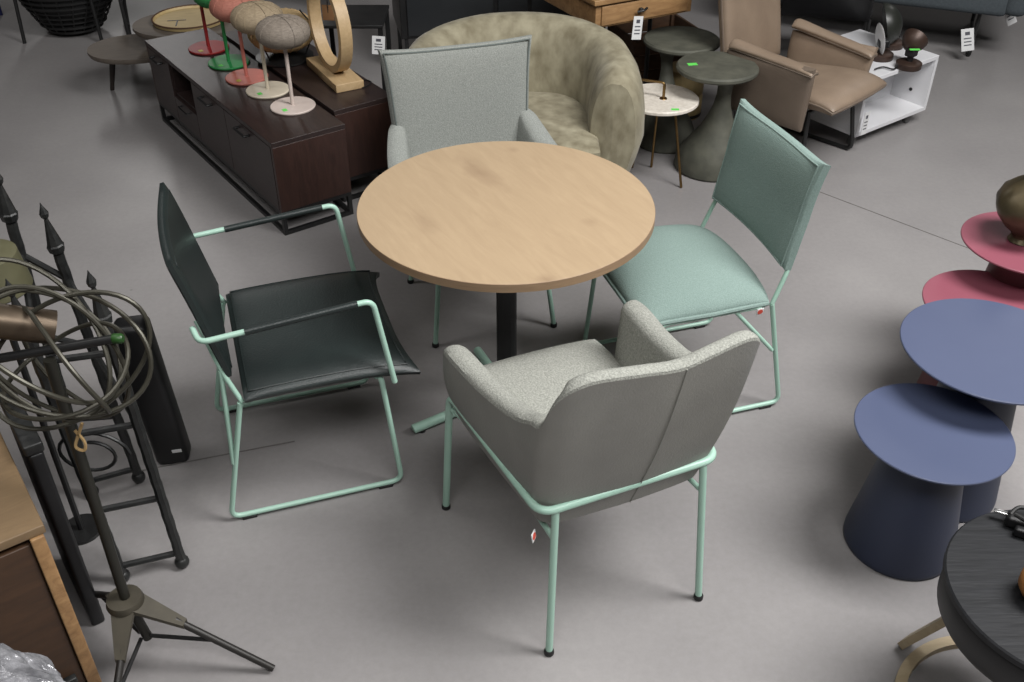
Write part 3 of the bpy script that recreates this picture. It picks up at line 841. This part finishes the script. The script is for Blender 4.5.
# ------------------------------------------------------------------ white rolling shelf
SA = R(36.5)
t = thing('rolling_shelf', 'low white open display shelf on small castors, right of the tan armchair', 'shelf', (1.735, 4.70, 0), SA)
W_, D_ = .585, .50; z0, z1 = .075, .375
bm = nb(); box(bm, (W_/2, D_/2, z1-.011), (W_, D_, .022), bev=.002); link('top_panel', bm, whitelac, t, smooth=False)
bm = nb(); box(bm, (W_/2, D_/2, z0+.011), (W_, D_, .022), bev=.002); link('bottom_panel', bm, whitelac, t, smooth=False)
for x in (.011, W_-.011):
    bm = nb(); box(bm, (x, D_/2, (z0+z1)/2), (.022, D_, z1-z0-.044)); link('side_panel', bm, whitelac, t, smooth=False)
bm = nb(); box(bm, (W_/2, D_*.45, (z0+z1)/2), (W_-.044, .02, z1-z0-.044)); link('partition', bm, whitelac, t, smooth=False)
bm = nb(); lathe(bm, [(.009, 0), (.009, .004)], (0, 0, 0), 14, M=Matrix.Rotation(PI/2, 3, 'Y')); o = link('cable_hole', bm, rubber, t); o.location = (W_-.026, .10, z0+.09)
for x in (.06, W_-.06):
    for y in (.06, D_-.06):
        bm = nb(); lathe(bm, [(.018, -.012), (.026, -.010), (.026, .010), (.018, .012)], (0, 0, .026), 20, M=Matrix.Rotation(PI/2, 3, 'X'))
        c_ = link('castor', bm, mat('grey_castor', rgb(90, 90, 90)), t); c_.location = (x, y, 0)
        bm = nb(); box(bm, (0, 0, .055), (.03, .034, .035), bev=.004); link('bracket', bm, mat('steel_bracket', rgb(130, 130, 130), metal=.8, rough=.3), c_)
def sh(x, y, z=z1+.0005):
    return (1.735+x*math.cos(SA)-y*math.sin(SA), 4.70+x*math.sin(SA)+y*math.cos(SA), z)
L1, L2, L3 = (1.883, 5.00, z1+.0005), (1.99, 5.17, z1+.0005), (1.985, 4.87, z1+.0005)
# spot lamps on the shelf
def desk_spot(label, loc, rz, head, tilt, hc, hr, hoff=(0, 0, .10), name='desk_lamp'):
    t = thing(name, label, 'lamp', loc, rz)
    bm = nb(); lathe(bm, [(.06, 0), (.063, .004), (.063, .028), (.055, .034), (.02, .036)], seg=28); link('base', bm, copper, t)
    bm = nb(); tube(bm, [(0, 0, .034), (0, 0, .085)], .016, 12); box(bm, (0, 0, .08), (.05, .05, .04), bev=.008); box(bm, (.03, .02, .06), (.02, .03, .02), bev=.004); link('joint', bm, blackplastic, t)
    bm = nb(); M = Matrix.Rotation(tilt, 3, 'Y')
    lathe(bm, head, hoff, 36, M=M); link('lamp_head', bm, hc, t)
    return t
dish = [(.02, -.03), (.05, -.02), (.085, .0), (.105, .03), (.11, .055), (.106, .055), (.08, .01), (.03, -.008)]
o = desk_spot('small desk lamp with thin white disc head, at the left end of the white shelf', L1, R(0), [(.001, -.004), (.075, -.003), (.08, 0), (.075, .003), (.001, .004)], R(80), white, .08, (-.02, .0, .10))
o = desk_spot('dark bowl lamp with wide black dish and round brown foot, middle of the white shelf', L2, R(-10), dish, R(-105), mat('black_green_enamel', rgb(34, 36, 32), rough=.4), .1, (0, 0, .128))
o = desk_spot('brown copper bowl spotlight with a green sticker, right side of the white shelf', L3, R(45), [(.01, -.075), (.04, -.06), (.06, -.025), (.064, .0), (.058, .0), (.04, -.04)], R(60), copper, .08, (.06, .02, .13))
bm = nb(); box(bm, (0, -.03, .104), (.05, .014, .004)); g = link('price_sticker', bm, green_st, o, smooth=False); g.rotation_euler = (0, 0, R(-45))
bm = nb(); tube(bm, curve([(0, 0, .0), (.05, .03, 0), (.09, .0, 0), (.12, .03, 0)], 6), .004, 6); box(bm, (.135, .035, 0), (.035, .022, .018), bev=.004)
tag(link('power_plug', bm, blackplastic), 'black plug and cord lying on the white shelf beside the tan arm', 'plug'); bpy.data.objects['power_plug'].location = sh(.13, .06, z1+.010)

# ------------------------------------------------------------------ dark sofa and chairs, top right
t = thing('sofa', 'slate grey sofa on black sled legs, cut off by the top right corner', 'sofa', (2.90, 5.92, 0), R(158))
bm = nb(); box(bm, (.80, -.42, .38), (1.65, .86, .20), bev=.04); link('seat_base', bm, darkfab, t)
bm = nb(); box(bm, (.45, -.40, .53), (.88, .80, .14), bev=.05); link('seat_cushion', bm, darkfab, t)
bm = nb(); box(bm, (1.25, -.40, .53), (.70, .80, .14), bev=.05); link('seat_cushion', bm, darkfab, t)
bm = nb(); box(bm, (-.06, -.42, .50), (.14, .88, .42), bev=.05); link('arm', bm, darkfab, t)
bm = nb(); box(bm, (.78, -.82, .62), (1.7, .16, .62), bev=.06); link('backrest', bm, darkfab, t)
for x in (.12, 1.45):
    bm = nb(); tube(bm, fil([(x, -.08, .29), (x, -.08, .012), (x, -.76, .012), (x, -.76, .29)], .02), .012, 8); link('sled_leg', bm, black_m, t)
price_tag('white price tag hanging under the slate sofa, left of the corner one', (2.745, 5.95, .14), (R(-20), R(-15), R(-20)), .07, .13)
price_tag('white price tag hanging at the right end of the slate sofa', (3.065, 6.18, .22), (R(-20), R(-25), R(10)), .06, .13)

def black_chair(label, loc, rz):
    t = thing('lounge_chair', label, 'chair', loc, rz)
    def seat(u, v): return (.24*u, .25*v, .42-.02*u)
    def back(u, v): return (-.24-.06*(v+1), .24*v*0+u*.24, .62+.22*v)
    bm = nb(); pad(bm, seat, 16, 14, up=.03, down=.03, edge=.01, p=5); link('seat', bm, blackplastic, t)
    bm = nb(); pad(bm, back, 16, 14, up=.03, down=.02, edge=.01, p=5); link('backrest', bm, blackplastic, t)
    for s in (1, -1):
        bm = nb(); tube(bm, fil([(-.2, s*.24, .40), (-.26, s*.26, .012), (.26, s*.26, .012), (.2, s*.27, .62), (-.3, s*.27, .62)], .05), .011, 8); link('side_frame', bm, black_m, t)
    return t
black_chair('black lounge chair with tube arms standing behind the tan armchair', (1.80, 5.80, 0), R(75))

# ------------------------------------------------------------------ mushroom side tables, right
def cone_table(label, c, r, z, rb, rt, ma, mb, grp):
    t = thing('side_table', label, 'table', (c[0], c[1], 0), 0, grp)
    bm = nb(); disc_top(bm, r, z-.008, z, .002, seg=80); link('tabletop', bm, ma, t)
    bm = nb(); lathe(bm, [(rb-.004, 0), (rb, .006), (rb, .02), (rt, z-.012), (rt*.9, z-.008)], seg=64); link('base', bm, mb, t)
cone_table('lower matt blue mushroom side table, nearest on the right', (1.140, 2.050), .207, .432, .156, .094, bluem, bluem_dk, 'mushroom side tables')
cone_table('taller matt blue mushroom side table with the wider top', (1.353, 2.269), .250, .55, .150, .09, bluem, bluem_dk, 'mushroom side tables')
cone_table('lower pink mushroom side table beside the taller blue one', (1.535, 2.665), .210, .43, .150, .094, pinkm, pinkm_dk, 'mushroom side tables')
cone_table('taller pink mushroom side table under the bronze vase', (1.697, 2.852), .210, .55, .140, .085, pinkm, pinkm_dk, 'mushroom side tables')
bm = nb(); prof = [(.030, 0), (.042, .004), (.034, .018), (.036, .03), (.075, .062), (.105, .10), (.115, .135), (.105, .17), (.075, .20), (.045, .222), (.032, .245), (.036, .262), (.028, .262), (.024, .24)]
seg = 40
lathe(bm, prof, seg=seg)
for v in bm.verts:
    a = math.atan2(v.co.y, v.co.x); k = 1+.045*math.cos(5*a+v.co.z*14)*min(1, v.co.z*12); v.co.x *= k; v.co.y *= k
o = link('vase', bm, vase_m); o.location = (1.672, 2.86, .5505); tag(o, 'dented bronze vase standing on the taller pink side table', 'vase')

# black round coffee table bottom right
t = thing('coffee_table', 'round black-stained wood coffee table with beige bentwood legs, bottom right corner', 'table', (1.205, 1.442, 0))
bm = nb(); disc_top(bm, .25, .478, .50, .004, seg=72); link('tabletop', bm, blackwood, t)
bm = nb(); lathe(bm, [(.20, .375), (.232, .38), (.243, .40), (.243, .47), (.238, .478)], seg=64); link('drum', bm, mat('black_drum', rgb(15, 15, 17), rough=.5), t)
for k in range(3):
    a = R(125+120*k); d = V((math.cos(a), math.sin(a), 0)); n_ = V((-d.y, d.x, 0))
    bm = nb()
    p0, p1 = d*.12+V((0, 0, .39)), d*.285+V((0, 0, .02))
    for side_ in (0,): pass
    M = []
    w_, h_ = .026, .010
    dirv = (p1-p0).normalized(); nn = dirv.cross(n_)
    vs = [[bm.verts.new(p+n_*sx_*w_+nn*sy_*h_) for sx_, sy_ in ((-1, -1), (1, -1), (1, 1), (-1, 1))] for p in (p0, p1)]
    for j in range(4): bm.faces.new((vs[0][j], vs[0][(j+1) % 4], vs[1][(j+1) % 4], vs[1][j]))
    bm.faces.new(vs[0]); bm.faces.new(vs[1][::-1])
    link('leg', bm, beigewood, t, smooth=False)
bm = nb()
rr = []
for k in range(64):
    a = 2*PI*k/64
    rr.append([bm.verts.new((math.cos(a)*r_, math.sin(a)*r_, z_)) for r_, z_ in ((.228, .0), (.256, .0), (.256, .020), (.228, .020))])
for k in range(64):
    for j in range(4): bm.faces.new((rr[k][j], rr[(k+1) % 64][j], rr[(k+1) % 64][(j+1) % 4], rr[k][(j+1) % 4]))
link('floor_ring', bm, beigewood, t)
# things on it
t = thing('spotlight_clamp', 'black clamp with a bundled cord and metal tip, on the black coffee table', 'clamp', (1.19, 1.625, .5005), R(-25))
bm = nb(); box(bm, (.01, 0, .018), (.11, .034, .03), bev=.008); box(bm, (.02, -.03, .014), (.09, .02, .024), bev=.006); link('body', bm, blackplastic, t)
bm = nb(); tube(bm, curve([(-.04, .0, .03), (-.02, .03, .034), (.03, .035, .03), (.06, .01, .036), (.02, -.02, .038), (-.03, .0, .034)], 6), .005, 8); link('cord', bm, rubber, t)
bm = nb(); box(bm, (-.058, .008, .022), (.03, .012, .008), bev=.002); link('metal_tip', bm, mat('bright_steel', rgb(190, 190, 190), metal=.9, rough=.25), t)
bm = nb(); lathe(bm, [(.02, 0), (.036, .008), (.048, .03), (.048, .055), (.036, .08), (.018, .09)], seg=32)
o = link('wooden_bowl', bm, orange_w); o.location = (1.135, 1.425, .5005); tag(o, 'rounded orange-brown wooden pot at the photo edge on the black coffee table', 'pot')

# ------------------------------------------------------------------ left foreground
# wooden cabinet
LA = math.atan2(.232, -.168)
t = thing('wooden_cabinet', 'brown wooden cabinet with a lighter wood top, bottom left corner', 'cabinet', (-1.042, 1.545, 0), LA)
# local x goes away along the right-hand side, local +y to the left (front face at x=0)
bm = nb(); box(bm, (.42, .22, .588), (.86, .46, .024), bev=.003); link('top_panel', bm, mango_l, t)
bm = nb(); box(bm, (.42, .22, .31), (.82, .43, .532), bev=.004); link('body', bm, browncab, t)
for y in (.012, .43):
    bm = nb(); box(bm, (-.002, y, .30), (.030, .030, .552), bev=.003); link('corner_post', bm, mango, t)
bm = nb(); box(bm, (.001, .22, .31), (.02, .38, .50), bev=.003); d = link('door', bm, browncab, t)
bm = nb(); box(bm, (-.016, .06, .10), (.02, .03, .03), bev=.004); link('hinge', bm, iron, d)
for x, y in ((.02, .02), (.80, .02), (.02, .42), (.80, .42)):
    bm = nb(); box(bm, (x, y, .02), (.04, .04, .04)); link('foot', bm, black_m, t)

# lump of bubble wrap
bm = nb(); bmesh.ops.create_icosphere(bm, subdivisions=5, radius=1)
for v in bm.verts:
    n_ = v.co.copy()
    k = 1+.10*math.sin(9*n_.x+3*n_.y)*math.cos(7*n_.y-2*n_.z)+.035*math.sin(31*n_.x+17*n_.z)*math.sin(29*n_.y+5*n_.x)+.018*math.sin(60*n_.x)*math.sin(55*n_.y)*math.sin(50*n_.z)
    v.co = V((n_.x*.17*k, n_.y*.11*k, max(-.075, n_.z*.085*k)))
o = link('bubble_wrap_bundle', bm, tapem); o.location = (-.87, .93, .82); tag(o, 'crumpled bundle of clear silvery bubble wrap, bottom left corner', 'bubble wrap')
# the support the bundle lies on
t = thing('high_table', 'high wooden table under the bubble wrap, mostly outside the photo', 'table', (-.92, .92, 0))
bm = nb(); box(bm, (-.12, -.12, .735), (.42, .36, .02), bev=.003); link('tabletop', bm, mango, t)
for x in (-.3, .06):
    for y in (-.27, .03):
        bm = nb(); box(bm, (x, y, .3625), (.035, .035, .725)); link('leg', bm, iron, t)

# wrought iron stand with finials
def iron_stand():
    t = thing('iron_stand', 'black wrought iron rack with pointed finials and ball feet, at the left edge', 'rack', (-1.05, 2.05, 0))
    def G(x, y, z): return (x+1.05, y-2.05, z)
    posts = [((-.946, 1.952), (-.968, 1.952, .85)), ((-1.175, 2.30), (-1.200, 2.28, .85)), ((-1.10, 1.90), (-1.13, 1.90, .86)), ((-1.30, 2.235), (-1.28, 2.25, .96))]
    tops = []
    for (fx, fy), (tx, ty, tz) in posts:
        bm = nb()
        a, b = V(G(fx, fy, .03)), V(G(tx, ty, tz))
        n = 40
        tube(bm, [a.lerp(b, k/n)+V((.0008*math.sin(k*1.9), .0008*math.cos(k*1.9), 0)) for k in range(n+1)], .0145, 8)
        p = link('post', bm, iron, t)
        d = (b-a).normalized(); M = d.to_track_quat('Z', 'Y').to_matrix()
        bm = nb(); lathe(bm, [(.010, 0), (.020, .008), (.023, .026), (.020, .030), (.005, .105), (.010, .112), (.012, .122), (.008, .132), (.003, .144), (.001, .152)], tuple(b), 8, M=M)
        link('finial', bm, iron, p, smooth=False)
        bm = nb(); bmesh.ops.create_uvsphere(bm, u_segments=16, v_segments=10, radius=.021)
        for v in bm.verts: v.co += V(G(fx, fy, .0212))
        link('ball_foot', bm, iron, p)
        tops.append((a, b))
    def at(i, s): return tops[i][0].lerp(tops[i][1], s)
    for i, j in ((0, 2), (1, 3)):
        for s in (.035, .30, .62, .90):
            bm = nb(); tube(bm, [at(i, s), at(j, s)], .009, 8); link('rung', bm, iron, t)
    for i, j in ((0, 1), (2, 3)):
        for s in (.62, .90):
            bm = nb(); tube(bm, [at(i, s), at(j, s)], .008, 8); link('rung', bm, iron, t)
    # scroll
    bm = nb(); pts = []
    c = at(2, .5)+V((.03, .02, .02))
    for k in range(28):
        a = k/27*2*PI*1.25; r_ = .10-.05*k/27
        pts.append(c+V((math.cos(a)*r_, .0, math.sin(a)*r_*.8)))
    tube(bm, pts, .005, 6); link('scroll', bm, iron, t)
iron_stand()
# black slab leaning
t = thing('leaning_board', 'long flat matt black board leaning upright beside the iron rack', 'board', (-1.095, 2.415, 0), R(8))
bm = nb(); box(bm, (.0, 0, .27), (.105, .085, .54), bev=.020); o = link('board', bm, blackplastic, t); o.rotation_euler = (0, R(-3), 0)
bm = nb(); box(bm, (.025, -.043, .06), (.03, .001, .012)); g = link('small_label', bm, white, o, smooth=False)

# dark panel leaning against the cabinet side
t = thing('leaning_board', 'dark narrow board standing close against the side of the brown wooden cabinet', 'board', (-1.20, 1.86, 0), LA)
bm = nb(); box(bm, (0, 0, .31), (.28, .035, .62), bev=.008); link('board', bm, blackplastic, t)
bm = nb(); box(bm, (0, 0, .635), (.28, .045, .03), bev=.006); link('top_rail', bm, iron, t)
# tripod floor lamp
def tripod_lamp():
    bx, by = -.945, 1.632
    t = thing('tripod_floor_lamp', 'floor lamp with tangled bronze tube hoops on a dark tripod, left edge', 'lamp', (bx, by, 0))
    bm = nb(); tube(bm, [(.012, 0, .095), (-.012, 0, .25), (-.005, .01, .98)], .0125, 12); link('pole', bm, mat('dark_olive_metal', rgb(42, 41, 36), rough=.45, metal=.4), t)
    hubm = mat('grey_olive_metal', rgb(66, 62, 53), rgb(80, 75, 64), rough=.5, metal=.3)
    bm = nb(); lathe(bm, [(.018, .215), (.042, .218), (.046, .235), (.042, .25), (.018, .253)], tuple((-.015, 0, 0)), seg=24); link('hub', bm, hubm, t)
    for a, k in ((R(-6), 1), (R(-92), 1), (R(140), 1)):
        d = V((math.cos(a), math.sin(a), 0)); n_ = V((-d.y, d.x, 0))
        bm = nb()
        vs = [bm.verts.new(p) for p in (d*.015+n_*.030+V((-.012, 0, .248)), d*.015-n_*.034+V((-.012, 0, .248)), d*.125-n_*.012+V((0, 0, .172)), d*.125+n_*.012+V((0, 0, .172)))]
        bm.faces.new(vs); e = bmesh.ops.extrude_face_region(bm, geom=bm.faces[:])
        for v in e['geom']:
            if isinstance(v, bmesh.types.BMVert): v.co.z -= .012
        lg = link('leg_plate', bm, hubm, t, smooth=False)
        bm = nb(); tube(bm, [d*.10+V((0, 0, .178)), d*.33+V((0, 0, .0135))], .0095, 10); link('leg', bm, mat('leg_dark', rgb(44, 42, 40), rough=.45, metal=.3), t)
        bm = nb(); tube(bm, [d*.012+V((0, 0, .105)), d*.19+V((0, 0, .110))], .0055, 8); link('brace', bm, black_m, t)
    # hoops: a loose cage of bent tubes
    cen = V((.030, .015, .995))
    random.seed(3)
    for (rx, ry, tx, ty, tz, off) in HOOPS:
        M = Matrix.Rotation(tz, 3, 'Z') @ Matrix.Rotation(ty, 3, 'Y') @ Matrix.Rotation(tx, 3, 'X')
        pts = [cen+V(off)+M @ V((rx*math.cos(a), ry*math.sin(a), .012*math.sin(2*a))) for a in [2*PI*k/48 for k in range(48)]]
        bm = nb(); tube(bm, pts, .0052, 8, True); link('hoop', bm, bronze, t)
    bm = nb(); M = Matrix.Rotation(R(115), 3, 'Y') @ Matrix.Rotation(R(-20), 3, 'X')
    lathe(bm, [(.030, -.08), (.036, -.07), (.036, .06), (.032, .06), (.030, .02)], tuple(cen+V((-.085, .03, .05))), 28, M=M)
    link('spotlight_head', bm, dkbrass, t, label='dark bronze cylinder spotlight')
    bm = nb(); tube(bm, [cen+V((-.16, .0, -.02)), cen+V((.10, .02, .02))], .010, 10); link('joint_bar', bm, black_m, t)
    bm = nb(); lathe(bm, [(.008, -.012), (.011, -.008), (.011, .008), (.008, .012)], tuple(cen+V((.105, .02, .02))), 14, M=Matrix.Rotation(PI/2, 3, 'Y')); link('knob', bm, darkgreen, t, label='green screw knob')
    bm = nb(); tube(bm, curve([cen+V((.02, -.06, -.14)), cen+V((.005, -.06, -.17)), cen+V((-.010, -.06, -.205)), cen+V((.006, -.06, -.215)), cen+V((.012, -.06, -.19)), cen+V((.0, -.06, -.16))], 5), .0035, 6); link('twine', bm, twine, t, label='loop of beige jute twine')
HOOPS = [(.18, .128, R(50), R(20), 0, (-.01, 0, 0)), (.185, .118, R(65), R(-30), R(20), (0, 0, -.02)), (.165, .155, R(25), R(35), R(50), (-.03, 0, .02)),
         (.175, .12, R(80), R(60), 0, (-.03, .01, -.02)), (.14, .12, R(15), R(-15), 0, (-.01, 0, -.05)), (.185, .11, R(35), R(50), R(-30), (-.05, 0, .03)),
         (.15, .12, R(100), R(10), R(-40), (-.02, 0, -.03))]
tripod_lamp()
# olive disc shade at the left edge
t = thing('lamp', 'olive drum lamp shade on a thin dark post, cut off by the left edge', 'lamp', (-1.285, 2.09, 0))
bm = nb(); tube(bm, [(0, 0, .012), (0, 0, .88)], .009, 8); link('pole', bm, black_m, t)
bm = nb(); lathe(bm, [(.06, 0), (.06, .012)], seg=30); link('base', bm, black_m, t)
bm = nb(); lathe(bm, [(.085, .86), (.09, .865), (.078, .96), (.07, .965)], seg=36); link('lamp_shade', bm, olive, t)

# ------------------------------------------------------------------ top left background
def basket():
    t = thing('basket_chair', 'black woven wire basket chair at the top left', 'chair', (-2.86, 6.52, 0))
    prof = []
    for k in range(13):
        s = k/12; prof.append((.17+.16*math.sin(s*PI/2)**.8, .04+.42*s))
    for k, (r_, z_) in enumerate(prof):
        if k % 1 == 0:
            bm = nb(); tube(bm, [(math.cos(2*PI*j/36)*r_, math.sin(2*PI*j/36)*r_*.92, z_) for j in range(36)], .011 if k not in (2, 3, 4) else .006, 6, True); link('hoop', bm, rattan_b, t)
    for j in range(20):
        a = 2*PI*j/20
        bm = nb(); tube(bm, [(math.cos(a+.25*s_/12)*r_, math.sin(a+.25*s_/12)*r_*.92, z_) for s_, (r_, z_) in enumerate(prof)], .006, 5); link('strand', bm, rattan_b, t)
    bm = nb(); lathe(bm, [(.0, .05), (.16, .045), (.27, .20), (.31, .32), (.30, .32), (.26, .22), (.15, .07)], seg=30, caps=False, sy=.92); link('woven_bowl', bm, rattan_b, t)
    for a in (R(45), R(135), R(225), R(315)):
        bm = nb(); tube(bm, [(math.cos(a)*.33, math.sin(a)*.31, .35), (math.cos(a)*.35, math.sin(a)*.33, .0)], .012, 8); link('leg', bm, rattan_b, t)
basket()
def organic_table(name, label, loc, rz, sx, sy, z, th, legs, m):
    t = thing(name, label, 'table', loc, rz, 'grey wood coffee tables')
    bm = nb(); lathe(bm, [(.97, z-th), (1.0, z-th*.5), (.995, z)], seg=64, sx=sx, sy=sy)
    for v in bm.verts:
        a = math.atan2(v.co.y/sy, v.co.x/sx); k = 1+.05*math.cos(2*a+.6)+.03*math.cos(3*a); v.co.x *= k; v.co.y *= k
    link('tabletop', bm, m, t)
    for x, y in legs:
        bm = nb(); tube(bm, [(x*.75, y*.75, z-th), (x, y, 0)], lambda s: .020-.009*s, 12); link('leg', bm, mat('dark_leg', rgb(48, 40, 36), rough=.5), t)
    return t
organic_table('coffee_table', 'lower weathered grey wood coffee table with tapered dark legs, left of the cabinet', (-2.06, 5.48, 0), R(14), .29, .22, .27, .028, ((-.225, .09), (.2, -.12), (.18, .13)), greywood)
tb = organic_table('coffee_table', 'taller weathered grey wood coffee table carrying the round bamboo tray', (-1.76, 5.53, 0), R(10), .33, .24, .385, .03, ((-.2, .13), (.25, -.1), (.25, .1)), greywood)
bm = nb(); box(bm, (-.10, -.16, .012), (.22, .02, .02)); box(bm, (-.2, -.16, .18), (.02, .02, .36)); link('metal_support', bm, black_m, tb, smooth=False)
t = thing('round_tray', 'round bamboo tray with an inlaid dark line, on the taller grey coffee table', 'tray', (-1.79, 5.56, .3855), R(10))
bm = nb(); lathe(bm, [(.19, 0), (.20, .004), (.205, .022), (.197, .022), (.190, .010), (.0, .010)], seg=56, caps=False); link('tray_body', bm, bamboo, t)
bm = nb(); tube(bm, [(math.cos(2*PI*k/48)*.201, math.sin(2*PI*k/48)*.201, .022) for k in range(48)], .005, 6, True); link('rim', bm, crate_m, t)
bm = nb(); box(bm, (-.07, -.02, .0112), (.10, .007, .002)); box(bm, (-.065, -.07, .0112), (.007, .09, .002)); link('inlay', bm, iron, t, smooth=False)
# brown bench and black chairs beyond
t = thing('bench', 'brown wooden bench beyond the bamboo tray at the photo top', 'bench', (-1.60, 6.85, 0), R(5))
bm = nb(); box(bm, (0, 0, .41), (.95, .36, .05), bev=.006); link('seat', bm, crate_m, t)
for x in (-.42, .42):
    bm = nb(); box(bm, (x, 0, .192), (.05, .32, .385), bev=.004); link('leg', bm, crate_m, t)
black_chair('black tube-frame chair between the basket chair and the bamboo tray', (-2.20, 6.42, 0), R(-70))
bm = nb(); tube(bm, [(0, 0, 0), (0, 0, .74)], .016, 10)
o = link('metal_post', bm, navy); o.location = (-3.49, 6.84, 0); tag(o, 'thin navy blue metal post at the top left edge', 'post')

# ------------------------------------------------------------------ light
def area(name, loc, tgt, sx, sy, e, col=(1, .97, .92)):
    l = bpy.data.lights.new(name, 'AREA'); l.shape = 'RECTANGLE'; l.size = sx; l.size_y = sy; l.energy = e; l.color = col
    o = bpy.data.objects.new(name, l); C.objects.link(o); o.location = loc
    o.rotation_euler = (V(tgt)-V(loc)).to_track_quat('-Z', 'Y').to_euler(); return o
area('ceiling_light_key', (2.8, 1.7, 4.7), (1.3, 2.1, 0), 1.4, 3.0, 380, (1, .99, .98))
area('ceiling_light_front', (.6, -1.2, 5.2), (.6, .8, 0), 4.0, 1.2, 190, (1, .99, .98))
area('ceiling_light_left', (-3.4, 2.4, 5.4), (-2.4, 3.0, 0), 1.0, 3.0, 60, (1, .98, .96))
area('ceiling_light_far', (-5.6, 15.6, 5.2), (-4.9, 13.5, 0), .8, 3.0, 90, (1, .98, .96))
area('ceiling_light_right', (6.2, 10.0, 5.4), (5.4, 9.0, 0), 1.0, 3.0, 40, (1, .98, .96))

w = bpy.data.worlds.new('hall'); S.world = w; w.use_nodes = True
w.node_tree.nodes['Background'].inputs[0].default_value = (.9, .95, 1, 1)
w.node_tree.nodes['Background'].inputs[1].default_value = .0

# ------------------------------------------------------------------ camera
cam = bpy.data.cameras.new('camera'); co = bpy.data.objects.new('camera', cam); C.objects.link(co); S.camera = co
co.location = (0, 0, 2.22); co.rotation_euler = (R(90-36), 0, 0)
cam.sensor_width = 36; cam.lens = 1002/1024*36; cam.clip_end = 100
S.view_settings.view_transform = 'Standard'; S.view_settings.look = 'None'
S.view_settings.exposure = 0; S.view_settings.gamma = 1
